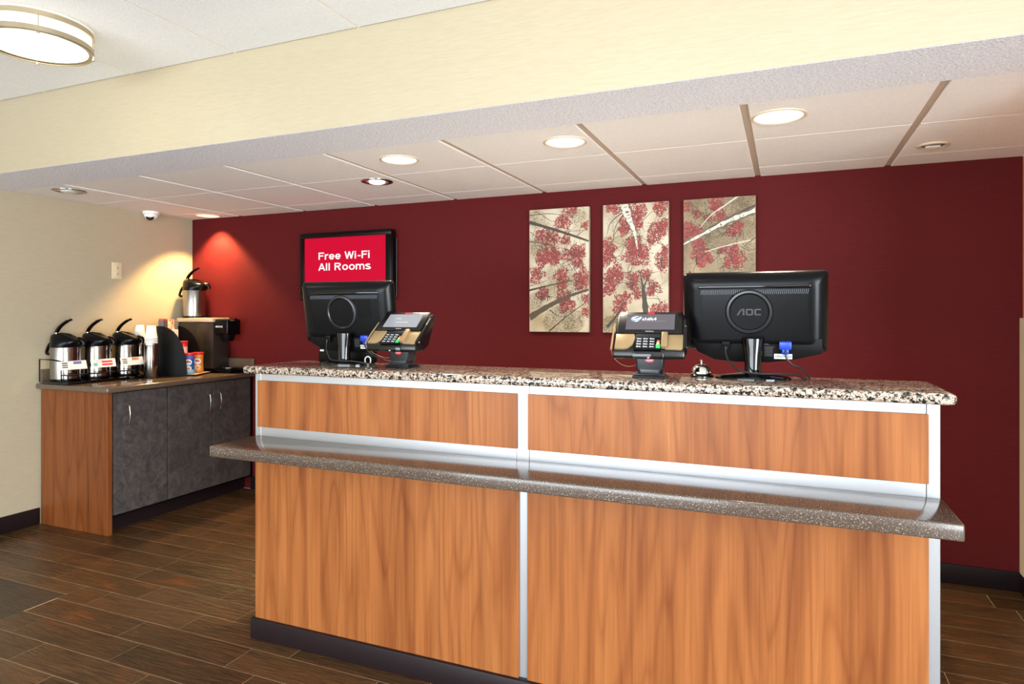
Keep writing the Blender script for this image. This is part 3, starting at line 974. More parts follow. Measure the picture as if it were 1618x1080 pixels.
CW, CH = 0.394, 0.775
def canvas(label, xc, face, blobs, specks, branches, barks, seed, sparse=1.0):
    rng = np.random.default_rng(seed)
    z0 = 1.252
    t = thing('canvas_print', label, 'wall art', (xc, YW - 0.0355, z0), 0, 'three canvas prints of red leaved trees on the red wall')
    b = B(); b.box((-CW / 2, 0, 0), (CW / 2, .0345, CH), face, .003, 2); cv = b.build('canvas', t)
    def clampp(u, v):
        return (min(max(u, 0.004), 0.996) - .5) * CW, (1 - min(max(v, 0.002), 0.998)) * CH
    # foliage: thousands of small printed leaves
    vs, fs, mi = [], [], []
    def leaf(x, z, s, m, lay):
        if not (-CW / 2 + .002 < x < CW / 2 - .002 and .002 < z < CH - .002):
            return
        a = rng.uniform(0, 2 * PI)
        i = len(vs)
        for k in range(4):
            r = s * (1.0 if k % 2 == 0 else rng.uniform(.45, .8))
            px = min(max(x + r * math.cos(a + k * PI / 2), -CW / 2 + .001), CW / 2 - .001)
            pz = min(max(z + r * math.sin(a + k * PI / 2), .001), CH - .001)
            vs.append((px, -lay, pz))
        fs.append((i, i + 1, i + 2, i + 3)); mi.append(m)
    for (u, v, r, dens) in specks:
        cx, cz = (u - .5) * CW, (1 - v) * CH
        R = r * CW
        for _ in range(int(420 * dens * (r / .15) ** 2)):
            q = R * math.sqrt(rng.random()); a = rng.uniform(0, 2 * PI)
            leaf(cx + q * math.cos(a), cz + q * math.sin(a), rng.uniform(.0012, .0032), 3, .0003 + rng.random() * .0002)
    for (u, v, r) in blobs:
        cx, cz = (u - .5) * CW, (1 - v) * CH
        R = r * CW * 1.08
        ph = rng.uniform(0, 6.28, 3)
        for _ in range(int(520 * sparse * (r / .13) ** 2)):
            a = rng.uniform(0, 2 * PI)
            lob = 1 + .22 * math.sin(3 * a + ph[0]) + .16 * math.sin(5 * a + ph[1])
            q = R * lob * rng.random() ** .55 * (1.25 if rng.random() < .08 else 1)
            m = rng.choice([0, 0, 0, 1, 1, 2])
            leaf(cx + q * math.cos(a), cz + q * math.sin(a), rng.uniform(.0026, .0066), int(m), .0006 + rng.random() * .0003)
    me = bpy.data.meshes.new('foliage_print')
    me.from_pydata(vs, [], fs)
    for nm in ('leaf_red', 'leaf_rose', 'leaf_dark', 'twig_olive'):
        me.materials.append(MATS[nm])
    me.polygons.foreach_set('material_index', mi)
    o = bpy.data.objects.new('foliage_print', me); COL.objects.link(o); o.parent = cv; o['kind'] = 'stuff'
    def ribbon(b, pts, w0, w1, m, lay, jit=0.0):
        P = catmull([(u * CW - CW / 2, 0, (1 - v) * CH) for u, v in pts], 7)
        n = len(P); prev = None
        for i, p in enumerate(P):
            d = P[min(i + 1, n - 1)] - P[max(i - 1, 0)]
            d.normalize()
            nn = Vector((-d.z, 0, d.x))
            wd = (w0 + (w1 - w0) * i / (n - 1)) * CW / 2 * (1 + jit * rng.uniform(-1, 1))
            L, R_ = p + nn * wd, p - nn * wd
            for q in (L, R_):
                q.x = min(max(q.x, -CW / 2 + .0008), CW / 2 - .0008); q.z = min(max(q.z, .0008), CH - .0008); q.y = -lay
            if prev:
                b.quad([prev[0], prev[1], R_, L], m)
            prev = (L.copy(), R_.copy())
    for k, (pts, w0, w1, m) in enumerate(branches):
        b = B()
        ribbon(b, pts, w0, w1, m, .0011 + k * .00001, .12)
        b.build('branch_print', cv, sm=False)
    # fine twigs among the foliage
    b = B()
    src = [(u, v, q) for u, v, q, _d in specks] + list(blobs)
    for _ in range(150):
        u, v, q = src[int(rng.integers(len(src)))]
        a = rng.uniform(0, 2 * PI); L_ = rng.uniform(.05, .17)
        u0, v0 = u + rng.uniform(-q, q), v + rng.uniform(-q, q) * .5
        if not (0.02 < u0 < .98 and .02 < v0 < .98): continue
        bend = rng.uniform(-.5, .5)
        P_ = [(u0, v0), (u0 + L_ * math.cos(a), v0 + L_ * .5 * math.sin(a)), (u0 + 2 * L_ * math.cos(a + bend), v0 + L_ * math.sin(a + bend))]
        if all(0.01 < p[0] < .99 and .01 < p[1] < .99 for p in P_):
            ribbon(b, P_, .0075, .003, 'branch_dark', .00095, .1)
    tw = b.build('twig_print', cv, sm=False); tw['kind'] = 'stuff'
    if barks:
        b = B()
        for pts, w0, w1 in barks:
            ribbon(b, pts, w0 * 1.22, w1 * 1.3, 'bark_grey', .0015, .25)
            ribbon(b, pts, w0 * .86, w1 * .8, 'bark_white', .0017, .35)
            for q in range(16):                       # dark bands across the bark
                f = rng.uniform(.04, .9); i_ = min(int(f * (len(pts) - 1)), len(pts) - 2); g_ = f * (len(pts) - 1) - i_
                (ua, va), (ub, vb) = pts[i_], pts[i_ + 1]
                u0, v0 = ua + (ub - ua) * g_, va + (vb - va) * g_
                wd = (w0 + (w1 - w0) * f) * .42
                du, dv = (ub - ua) * CW, (vb - va) * CH
                n_ = math.hypot(du, dv); pu, pv = -dv / n_, du / n_
                k0_, k1_ = rng.uniform(-.9, .1), rng.uniform(.1, .9)
                ribbon(b, [(u0 + pu * wd * k0_, v0 + pv * wd * k0_ * CW / CH), (u0 + pu * wd * k1_, v0 + pv * wd * k1_ * CW / CH)], .012, .006, 'bark_grey', .0019, .2)
        b.build('bark_print', cv, sm=False)
    return t

def cvA(l): return [((x - 52) / 448, (y - 95) / 905, r / 448) for x, y, r in l]
def cvB(l): return [((x - 600) / 487, (y - 55) / 955, r / 487) for x, y, r in l]
def cvC(l): return [((x - 60) / 687, (y - 72) / 1351, r / 687) for x, y, r in l]
def pA(l): return [((x - 52) / 448, (y - 95) / 905) for x, y in l]
def pB(l): return [((x - 600) / 487, (y - 55) / 955) for x, y in l]
def pC(l): return [((x - 60) / 687, (y - 72) / 1351) for x, y in l]
canvas('canvas print with two thick dark diagonal branches among red leaves', (-1.513 - 1.116) / 2, 'canvas_cream',
    cvA([(310, 195, 56), (370, 110, 46), (160, 290, 54), (240, 300, 44), (330, 330, 36), (200, 430, 70), (150, 470, 50), (260, 450, 46), (380, 440, 62), (430, 420, 46), (420, 500, 38), (110, 580, 54), (300, 590, 50), (450, 600, 54), (440, 655, 46), (300, 660, 36), (160, 720, 46), (310, 740, 50), (340, 800, 54), (482, 760, 34), (482, 850, 34), (470, 230, 26)]),
    [(a, b_, r, d) for (a, b_, r), d in zip(cvA([(110, 170, 70), (420, 150, 60), (280, 930, 120), (390, 920, 80), (100, 770, 60), (150, 400, 90), (300, 570, 110), (380, 650, 70), (110, 340, 60)]), (1.1, .9, 1.5, 1.3, 1.2, .8, .8, .9, .9))],
    [(pA([(52, 185), (280, 262), (500, 345)]), .055, .028, 'branch_dark'), (pA([(52, 896), (200, 810), (350, 740), (500, 692)]), .105, .030, 'branch_brown'),
     (pA([(52, 135), (200, 130), (330, 152)]), .012, .006, 'branch_dark'), (pA([(100, 105), (230, 192)]), .010, .006, 'branch_dark'), (pA([(52, 330), (150, 345), (285, 392)]), .016, .006, 'branch_dark'),
     (pA([(52, 692), (220, 655), (400, 620)]), .030, .010, 'branch_dark'), (pA([(52, 660), (130, 640), (190, 620)]), .010, .005, 'branch_dark'), (pA([(200, 1000), (330, 890), (470, 790)]), .022, .010, 'branch_dark'), (pA([(210, 838), (270, 880), (345, 892)]), .016, .006, 'branch_dark'),
     (pA([(188, 690), (196, 780)]), .008, .010, 'branch_dark'), (pA([(310, 268), (480, 266)]), .008, .005, 'branch_dark'), (pA([(60, 258), (160, 330)]), .010, .006, 'branch_dark'), (pA([(400, 310), (462, 268)]), .010, .005, 'branch_dark'), (pA([(420, 95), (490, 140)]), .010, .006, 'bark_white')],
    [], 3)
canvas('canvas print of treetops with a pale birch trunk above a dark trunk', (-1.029 - 0.637) / 2, 'canvas_cream',
    cvB([(860, 120, 62), (790, 200, 62), (760, 250, 40), (850, 205, 54), (1030, 90, 56), (1010, 270, 62), (1050, 230, 46), (965, 330, 34), (640, 370, 56), (640, 430, 54), (620, 480, 36), (850, 440, 78), (820, 380, 48), (900, 420, 48), (840, 335, 46), (1050, 460, 52), (1040, 520, 36), (1072, 410, 36), (700, 550, 52), (650, 590, 46), (660, 650, 54), (630, 700, 36), (725, 590, 36), (830, 600, 46), (830, 660, 38), (930, 580, 38), (980, 680, 46), (860, 730, 34), (955, 720, 26), (750, 775, 54), (720, 825, 44), (785, 735, 28), (1020, 840, 52), (1078, 830, 28), (690, 90, 36), (650, 80, 26)]),
    [(a, b_, r, d) for (a, b_, r), d in zip(cvB([(660, 955, 70), (720, 895, 50), (1040, 130, 50), (700, 200, 70), (800, 330, 60), (880, 640, 60), (850, 500, 80)]), (3.0, 2.0, .6, .5, .6, .9, .4))],
    [(pB([(925, 885), (915, 780), (903, 680)]), .098, .052, 'branch_dark'), (pB([(905, 690), (888, 600), (880, 560)]), .03, .008, 'branch_dark'), (pB([(905, 690), (930, 620), (950, 570)]), .025, .006, 'branch_dark'),
     (pB([(745, 120), (660, 190), (632, 275)]), .016, .005, 'branch_dark'), (pB([(740, 150), (690, 240), (680, 335)]), .012, .005, 'branch_dark'), (pB([(830, 270), (770, 350), (738, 445)]), .012, .004, 'branch_dark'), (pB([(600, 640), (690, 580)]), .010, .005, 'branch_dark'),
     (pB([(632, 970), (700, 890), (765, 780)]), .05, .01, 'branch_dark'), (pB([(925, 790), (965, 845)]), .012, .006, 'branch_dark'), (pB([(925, 755), (1040, 765)]), .008, .004, 'branch_dark'), (pB([(840, 300), (930, 330), (1000, 380)]), .008, .004, 'branch_dark')],
    [(pB([(762, 62), (800, 170), (840, 270), (862, 395)]), .135, .012)], 5)
canvas('canvas print with a pale diagonal birch trunk on tan, partly behind the lettered monitor', (-0.55 - 0.156) / 2, 'canvas_tan',
    cvC([(90, 140, 46), (380, 115, 64), (350, 165, 36), (110, 365, 64), (180, 400, 64), (90, 430, 46), (420, 250, 60), (300, 270, 36), (560, 390, 62), (520, 420, 46), (600, 355, 36), (230, 600, 88), (260, 670, 72), (200, 525, 54), (220, 720, 36), (540, 640, 80), (580, 715, 62), (480, 740, 36), (430, 600, 36), (560, 570, 36), (190, 220, 40), (150, 900, 80), (400, 980, 90), (600, 1050, 80), (200, 1150, 90), (480, 1250, 80)]),
    [(a, b_, r, d) for (a, b_, r), d in zip(cvC([(650, 420, 110), (680, 100, 90), (420, 490, 140), (250, 180, 120), (560, 180, 130), (690, 620, 90), (340, 380, 100), (150, 300, 110), (680, 740, 60)]), (1.6, 1.5, 1.2, 1.2, 1.4, 1.2, 1.2, 1.0, 1.0))],
    [(pC([(220, 360), (330, 240), (480, 140), (600, 60)]), .008, .022, 'bark_white'), (pC([(270, 605), (440, 560), (700, 505)]), .008, .016, 'bark_white'), (pC([(430, 460), (560, 310)]), .012, .008, 'branch_dark'), (pC([(60, 520), (300, 378), (500, 272), (747, 170)]), .012, .030, 'branch_dark'), (pC([(747, 480), (650, 560)]), .010, .005, 'branch_dark'), (pC([(400, 690), (460, 670)]), .008, .005, 'branch_dark')],
    [(pC([(60, 522), (300, 402), (500, 305), (747, 218)]), .030, .085)], 9, 1.0)

# ================================================================ CEILING FIXTURES
WARM = (1.0, 0.86, 0.66)
mat('lens_lit', (255, 248, 228), 0.4, emit=(255, 244, 218), estr=1.15)
mat('lens_white', (255, 253, 250), 0.4, emit=(255, 252, 246), estr=2.5)
mat('trim_cream', (214, 198, 176), 0.45)
mat('reflector', (225, 222, 218), 0.35, 0.5)
def can_light(label, x, y, r, lens, energy, color, spot=130, blend=.6, group=None):
    t = thing('downlight', label, 'ceiling light', (x, y, ZC), 0, group)
    b = B(); b.lathe([(r * .86, .004), (r * .87, -.003), (r * .93, -.0055), (r, -.003), (r * 1.01, .001)], 'trim_cream', 40); b.build('trim_ring', t)
    b = B(); b.lathe([(0, -.0012), (r * .87, -.0012), (r * .87, .0015)], lens, 36); b.build('lens', t)
    if energy:
        d = bpy.data.lights.new('downlight_lamp', 'SPOT'); d.energy = energy; d.color = color; d.spot_size = math.radians(spot); d.spot_blend = blend; d.shadow_soft_size = 0.05
        o = bpy.data.objects.new('downlight_lamp', d); o.location = (0, 0, -.012); COL.objects.link(o); o.parent = t
    return t
G1 = 'row of round downlights over the desk'
can_light('round lit downlight between the tile joints above the lettered monitor', -0.027, 2.764, .105, 'lens_lit', 100, WARM, group=G1)
can_light('round lit downlight above the canvas print with dark diagonal branches', -0.916, 2.798, .100, 'lens_lit', 100, WARM, group=G1)
can_light('round lit downlight above the card terminal with the blank screen', -1.787, 2.796, .100, 'lens_lit', 100, WARM, group=G1)
can_light('round warm downlight in the corner above the tall airpot', -4.18, 3.795, .096, 'lens_lit', 235, (1.0, 0.64, 0.26), 104, .40)
def gimbal(label, x, y, r, lit):
    t = thing('recessed_spotlight', label, 'ceiling light', (x, y, ZC))
    b = B(); b.lathe([(r * .72, .002), (r * .74, -.004), (r * .9, -.006), (r, -.003), (r * 1.01, .001)], 'steel', 36); b.build('trim_ring', t)
    b = B(); b.lathe([(0, -.0008), (r * .74, -.0008), (r * .74, .001)], 'reflector', 32); b.build('reflector', t)
    b = B(); b.lathe([(0, -.016), (r * .3, -.015), (r * .48, -.009), (r * .52, -.0005)], 'lens_white' if lit else 'reflector', 24); b.build('bulb', t)
    if lit:
        d = bpy.data.lights.new('spot_lamp', 'SPOT'); d.energy = 14; d.color = (1, .97, .92); d.spot_size = math.radians(120); d.spot_blend = .8; d.shadow_soft_size = .04
        o = bpy.data.objects.new('spot_lamp', d); o.location = (0, 0, -.02); COL.objects.link(o); o.parent = t
gimbal('small lit recessed spotlight above the red wall screen', -2.20, 3.205, .092, True)
gimbal('unlit recessed spotlight with a shiny reflector above the coffee airpots', -4.148, 2.700, .094, False)
sk = thing('ceiling_speaker', 'small round cream ceiling fitting near the right end of the red wall', 'ceiling fitting', (.62, 3.503, ZC))
b = B(); b.lathe([(.045, .001), (.05, -.006), (.060, -.008), (.066, -.004), (.067, .001)], 'trim_cream', 36); b.build('trim_ring', sk)
b = B(); b.lathe([(0, -.003), (.046, -.003), (.046, .001)], 'label_grey', 28); b.build('inner_disc', sk)
b = B(); b.box((-.03, -.006, -.012), (.03, .006, -.0025), 'trim_cream', .002); b.build('deflector', sk)
# dome camera
dc = thing('security_camera', 'small white dome security camera with black lens at the top of the beige wall', 'camera', (-4.425, 3.49, ZC))
b = B(); b.lathe([(0, .001), (.056, .001), (.058, -.006), (.056, -.018), (.050, -.022), (0, -.022)], 'white_plastic', 36); b.build('mount', dc)
b = B(); b.lathe([(.049, -.021), (.047, -.034), (.038, -.048), (.022, -.057), (0, -.060)], 'white_plastic', 36); b.build('dome', dc)
b = B(); b.lathe([(0, .0), (.022, .0), (.024, -.006), (.020, -.016), (.010, -.021), (0, -.022)], 'black_gloss', 24, mtx=Matrix.Translation((.022, -.026, -.038)) @ Matrix.Rotation(math.radians(55), 4, Vector((1, .9, 0)).normalized()) @ Matrix.Scale(1.2, 4)); b.build('lens', dc)

# drum lights on the main ceiling
mat('drum_glass', (255, 252, 240), 0.5, emit=(255, 246, 222), estr=2.4)
def drum(label, x, y, energy):
    t = thing('drum_light', label, 'ceiling light', (x, y, ZM), 0)
    R = .193
    b = B(); b.lathe([(0, -.001), (R * .95, -.001), (R * .95, -.006), (0, -.006)], 'white_plastic', 48); b.build('ceiling_plate', t)
    b = B(); b.lathe([(R * .955, -.006), (R * .955, -.084), (R * .90, -.087), (0, -.0875)], 'drum_glass', 56); b.build('diffuser', t)
    for z0, z1 in ((-.030, -.008), (-.094, -.068)):
        b = B(); b.lathe([(R * .965, z1), (R * 1.0, z1), (R * 1.0, z0), (R * .965, z0), (R * .965, z1)], 'nickel', 56); b.build('metal_ring', t)
    b = B(); b.lathe([(R * .90, -.0885), (R * .965, -.092), (R, -.094), (R, -.088), (R * .9, -.086)], 'nickel', 56); b.build('bottom_lip', t)
    for k in range(4):
        a = PI / 4 + k * PI / 2 + .25
        px, py = R * .99 * math.cos(a), R * .99 * math.sin(a)
        b = B(); b.tube([(px, py, -.010), (px, py, -.093)], .0022, 'nickel', 8); b.lathe([(0, -.103), (.006, -.101), (.006, -.095), (0, -.093)], 'chrome', 12, (px, py, 0)); b.build('retaining_rod', t)
    d = bpy.data.lights.new('drum_lamp', 'POINT'); d.energy = energy; d.color = (1, .93, .80); d.shadow_soft_size = .12
    o = bpy.data.objects.new('drum_lamp', d); o.location = (0, 0, -.24); COL.objects.link(o); o.parent = t
    return t
drum('round drum ceiling light with brushed nickel rings on the white tile ceiling', -2.79, 1.69, 3)
drum('round drum ceiling light with brushed nickel rings above the desk front', -0.60, 1.35, 3.5)
drum('added unseen drum ceiling light with brushed nickel rings near the front window', -1.9, -1.6, 9)  # unseen fixture added behind the camera for extra room light

# ================================================================ COFFEE CABINET
XC = -3.84
cab = thing('coffee_cabinet', 'low base cabinet with dark slate doors and a wood end panel under the coffee things', 'cabinet', (-4.165, 3.325, 0))
def cpart(b, name, parent=cab, **kw):
    o = b.build(name, parent, **kw)
    if parent is cab:
        o.matrix_parent_inverse = Matrix.Translation((4.165, -3.325, 0))
    return o
cpart(B().box((XL + .003, 2.762, 0.10), (XC - .022, YW - .003, 0.879), 'black_matte'), 'carcass', sm=False)
cpart(B().box((XL + .013, 2.732, 0.0), (XC, 2.762, 0.879), 'cabinet_laminate', .0012, 1), 'end_panel', sm=False)
cpart(B().box((XL + .012, 2.763, 0.0), (XC - .085, YW - .012, 0.10), 'dark_base'), 'toe_kick', sm=False)
cpart(B().box((XC - .022, 3.895, 0.10), (XC - .004, YW - .003, 0.878), 'black_matte'), 'filler_strip', sm=False)
for (y0, y1, hy) in ((2.775, 3.156, 2.862), (3.164, 3.533, 3.487), (3.537, 3.893, 3.583)):
    d = cpart(B().box((XC - .020, y0, 0.115), (XC - .003, y1, 0.872), 'door_slate', .0012, 1), 'door', sm=False)
    b = B()
    b.tube(catmull([(XC - .003, hy, .662), (XC + .020, hy, .675), (XC + .030, hy, .725), (XC + .022, hy, .780), (XC - .003, hy, .797)], 7), [.0048] * 29, 'chrome', 10, flat=1.2)
    h = b.build('handle', d)
    h.matrix_parent_inverse = d.matrix_parent_inverse.copy()
    h.matrix_parent_inverse = Matrix.Translation((0, 0, 0))
# worktop
b = B()
b.box((XL + .002, 2.702, 0.8795), (-3.802, YW - .002, 0.915), 'taupe_counter', .011, 4)
wt = b.build('cabinet_worktop'); tag(wt, 'brown stone worktop with low backsplash on the coffee cabinet', 'worktop')
B().box((XL + .002, 2.735, .9152), (XL + .022, YW - .024, 1.005), 'taupe_counter', .003, 2).build('backsplash', wt)
B().box((XL + .002, YW - .023, .9152), (-3.815, YW - .002, 1.018), 'taupe_counter', .003, 2).build('backsplash', wt)
ZT = 0.9152

# ---- airpots (spout towards +x)
def airpot(label, loc, rz, group=None):
    t = thing('airpot', label, 'airpot', loc, rz, group)
    b = B(); b.lathe([(0, 0), (.080, 0), (.085, .004), (.0855, .012), (.0855, .212), (.083, .222), (.076, .228), (0, .228)], 'steel', 48); b.build('steel_body', t)
    b = B(); b.lathe([(.0862, .0), (.0872, .002), (.0872, .012), (.0862, .014)], 'black_plastic', 48); b.build('base_ring', t)
    # black pump head: loft that leans towards the spout
    b = B(); loops = []
    for z, cx, rx, ry in ((.216, 0, .085, .085), (.234, .006, .093, .086), (.250, .014, .101, .083), (.264, .012, .100, .078), (.280, -.006, .080, .068), (.294, -.024, .058, .054), (.303, -.036, .036, .036), (.306, -.040, .012, .012)):
        loops.append([(cx + rx * math.cos(2 * PI * k / 36), ry * math.sin(2 * PI * k / 36), z) for k in range(36)])
    b.rings(loops, 'black_plastic'); hd = b.build('pump_head', t)
    b = B(); b.tube([(.085, 0, .262), (.112, 0, .256), (.118, 0, .246), (.118, 0, .228)], [.022, .019, .015, .013], 'black_plastic', 14); b.build('spout', hd)
    b = B(); b.tube([(-.03, 0, .292), (.025, 0, .284), (.082, 0, .262)], [.020, .022, .014], 'black_gloss', 12, flat=1.4); b.build('lid_plate', hd)
    b = B(); b.tube(catmull([(-.060, 0, .286), (-.054, 0, .318), (-.030, 0, .352), (.008, 0, .382), (.038, 0, .395)], 6), [.0105] * 12 + [.010] * 8 + [.008] * 5, 'black_gloss', 12, flat=1.7); b.build('pump_lever', hd)
    b = B(); b.lathe([(0, -.018), (.009, -.016), (.009, .016), (0, .018)], 'chrome', 12, mtx=Matrix.Translation((-.054, 0, .304)) @ Matrix.Rotation(PI / 2, 4, 'X')); b.build('hinge_pin', hd)
    b = B(); b.tube(catmull([(-.078, 0, .262), (-.100, 0, .236), (-.116, 0, .200), (-.120, 0, .178), (-.108, 0, .170), (-.100, 0, .176)], 6), .0075, 'black_plastic', 10, flat=1.8); b.build('carry_handle', hd)
    return t
XA = -4.335
pots = [(2.797, 'purple'), (3.003, 'red'), (3.218, 'orange')]
GA = 'steel airpots in the black rack'
ZR = ZT + .018
for (y, cn) in pots:
    airpot('steel airpot with black pump lid behind the label card with ' + cn + ' print', (XA, y, ZR), math.radians(24), GA)
# rack with label cards and drip ledge
rk = thing('airpot_rack', 'long black rack with three label cards holding the row of airpots', 'rack', (-4.31, 3.01, ZT))
def rl(x, y, z): return (x + 4.31, y - 3.01, z - ZT)
b = B(); b.box(rl(-4.425, 2.704, ZT), rl(-4.168, 3.305, ZR - .001), 'black_gloss', .004, 2); b.build('tray', rk)
b = B(); b.box(rl(-4.232, 2.700, .973), rl(-4.168, 3.31, .980), 'black_gloss', .002, 2); b.build('drip_ledge', rk)
for y in (2.708, 2.9, 3.11, 3.298):
    b = B(); b.tube([rl(-4.175, y, ZR - .004), rl(-4.175, y, .974)], .0035, 'black_plastic', 8); b.build('ledge_post', rk)
b = B(); b.tube([rl(-4.232, 2.700, 1.028), rl(-4.232, 3.31, 1.028)], .004, 'black_plastic', 8); b.build('label_rail', rk)
for y in (2.704, 3.308):
    b = B(); b.tube([rl(-4.232, y, ZT + .01), rl(-4.232, y, 1.062), rl(-4.34, y, 1.072), rl(-4.445, y, 1.072), rl(-4.445, y, ZT + .01)], .004, 'black_plastic', 8); b.build('side_arm', rk)
mat('card_white', (236, 232, 224), 0.5)
mat('ink_purple', (120, 110, 165), 0.5)
mat('ink_red', (225, 70, 65), 0.5)
mat('ink_orange', (235, 140, 95), 0.5)
mat('ink_dark', (90, 80, 74), 0.5)
mat('ink_teal', (120, 190, 190), 0.5)
for (y, cn), yo in zip(pots, (-.022, -.028, -.035)):
    b = B()
    yc = y + yo
    tl = Matrix.Translation(rl(-4.222, yc, 1.036)) @ Matrix.Rotation(math.radians(-14), 4, 'Y')
    b.box((-.002, -.085, -.028), (.002, .085, .028), 'card_white', .0008, 1, mtx=tl)
    def pr(y0, y1, z0, z1, m):
        b.box((.0018, y0, z0), (.0026, y1, z1), m, mtx=tl)
    if cn == 'red':
        pr(-.07, -.045, -.016, .004, 'ink_teal')
        pr(-.012, .062, .003, .016, 'ink_red'); pr(-.012, .062, -.016, -.003, 'ink_red')
    else:
        for k in range(3):
            pr(-.072, -.038, .012 - k * .013, .019 - k * .013, 'ink_dark')
        pr(.0, .052, .006, .024, 'ink_purple' if cn == 'purple' else 'ink_orange')
        pr(-.02, .07, -.012, -.008, 'card_white')
    b.build('label_card', rk, sm=False)['label'] = 'white label card with ' + cn + ' print'

# ---- cup dispensers with foam cups
def cups(label, loc, n, group):
    t = thing('cup_stack', label, 'cups', loc, 0, group)
    prof = [(.030, .092), (.0335, .088)]
    b = B()
    b.lathe([(0, .110), (.026, .110), (.0275, .107), (.0385, .028), (.0405, .026), (.0405, .020), (.0385, .018), (.036, .018)], 'foam_white', 36)
    b.build('cup', t)
    for k in range(1, n):
        z = -.011 * k
        b = B(); b.lathe([(.0375, .026 + z), (.0405, .0255 + z), (.0408, .019 + z), (.0385, .0175 + z)], 'foam_white', 36); b.build('cup', t)
    return t
def dispenser(label, loc, h):
    t = thing('cup_dispenser', label, 'cup dispenser', loc)
    b = B(); b.lathe([(0, 0), (.044, 0), (.046, .003), (.046, h - .004), (.0445, h), (.041, h), (.041, h - .03), (0, h - .03)], 'steel', 40); b.build('tube', t)
    b = B(); b.lathe([(.046, h - .012), (.048, h - .010), (.048, h - .002), (.046, h)], 'chrome', 40); b.build('rim', t)
N1, N2 = (-4.116, 3.248), (-4.392, 3.370)
dispenser('steel cup dispenser tube beside the black organizer side panel', (*N1, ZT), .245)
dispenser('steel cup dispenser tube behind the airpot rack end', (*N2, ZT), .245)
cups('stack of white foam cups on the dispenser tube beside the black organizer', (*N1, ZT + .260), 4, 'foam cup stacks')
cups('stack of white foam cups on the dispenser tube behind the airpot rack end', (*N2, ZT + .260), 4, 'foam cup stacks')

# ---- condiment organizer
og_a = math.radians(25)
og_o = Vector((-4.150, 3.522, ZT))
og = thing('condiment_organizer', 'black tiered condiment organizer with curved side panels on the coffee counter', 'organizer', og_o, og_a)
HO = .362
curve = [(-.115, 0), (-.115, HO)]
for k in range(0, 13):
    a = PI / 2 * k / 12
    curve.append((-.085 + .185 * math.sin(a) ** 1.0, HO * (math.cos(a)) ** .85 if k < 12 else 0.02))
curve.append((.100, 0))
for s_ in (-1, 1):
    b = B(); b.prism(curve, s_ * .13 - (.006 if s_ > 0 else 0), s_ * .13 + (.006 if s_ < 0 else 0), 'black_matte', 'y', .0008); b.build('side_panel', og, sm=False)
b = B(); b.box((-.115, -.123, 0), (-.109, .123, .345), 'black_matte'); b.build('back_panel', og, sm=False)
for x0, x1, z in ((-.108, -.034, .22), (-.03, .040, .095), (-.108, .165, .004)):
    b = B(); b.box((x0, -.122, z), (x1, .122, z + .005), 'black_matte'); b.build('shelf', og, sm=False)
for x, z0, z1 in ((-.034, .225, .238),):
    b = B(); b.box((x, -.122, z0), (x + .004, .122, z1), 'black_matte'); b.build('shelf_lip', og, sm=False)
mat('tan_board', (150, 124, 96), 0.5)
b = B(); b.box((.042, -.122, .0092), (.168, .122, .0125), 'tan_board', .001, 1); b.build('front_board', og, sm=False)
def og_w(x, y, z):
    c, s_ = math.cos(og_a), math.sin(og_a)
    return (og_o.x + c * x - s_ * y, og_o.y + s_ * x + c * y, og_o.z + z)
# things on its tiers
mat('box_red', (200, 52, 42), 0.5); mat('box_print', (232, 190, 160), 0.5)
t = NT(MATS['box_print']); _f = t.noise(t.coords((40, 40, 40)), 1, 2); t.color(t.ramp(_f, [(0.42, (205, 110, 90)), (0.5, (236, 208, 180))], 'LINEAR'))
b = B(); b.box((-.018, -.050, 0), (.018, .050, .184), 'box_print', .002, 1)
bx = b.build('sweetener_box', loc=og_w(-.088, -.004, .2255), rot=(0, 0, og_a)); tag(bx, 'pale printed sweetener box on the top tier of the black organizer', 'box')
b = B(); b.box((-.0184, -.0504, .150), (.0184, -.012, .172), 'foam_white', .001, 1); b.build('print_panel', bx, sm=False)
b = B(); b.box((-.018, -.030, 0), (.018, .030, .190), 'box_red', .002, 1)
b.box((-.0185, -.0305, .05), (.0185, .0305, .178), 'ink_dark')
tag(b.build('tea_box', loc=og_w(-.088, -.088, .2255), rot=(0, 0, og_a)), 'red tea box on the top tier of the organizer behind the foam cups', 'box')
b = B(); b.box((-.018, -.026, 0), (.018, .026, .178), 'label_grey', .002, 1)
tag(b.build('tea_box', loc=og_w(-.088, .080, .2255), rot=(0, 0, og_a)), 'grey tea box on the top tier of the organizer beside the brewer', 'box')
nap = thing('napkin_stack', 'stack of white paper napkins standing on the top tier of the organizer', 'napkins', og_w(-.052, -.010, .2255), og_a)
for k in range(6):
    b = B(); b.box((-.004, -.055, 0), (-.0005, .055, .108), 'foam_white', .0006, 1); b.build('napkin', nap, sm=False, loc=(-.011 + k * .0046, 0, 0))
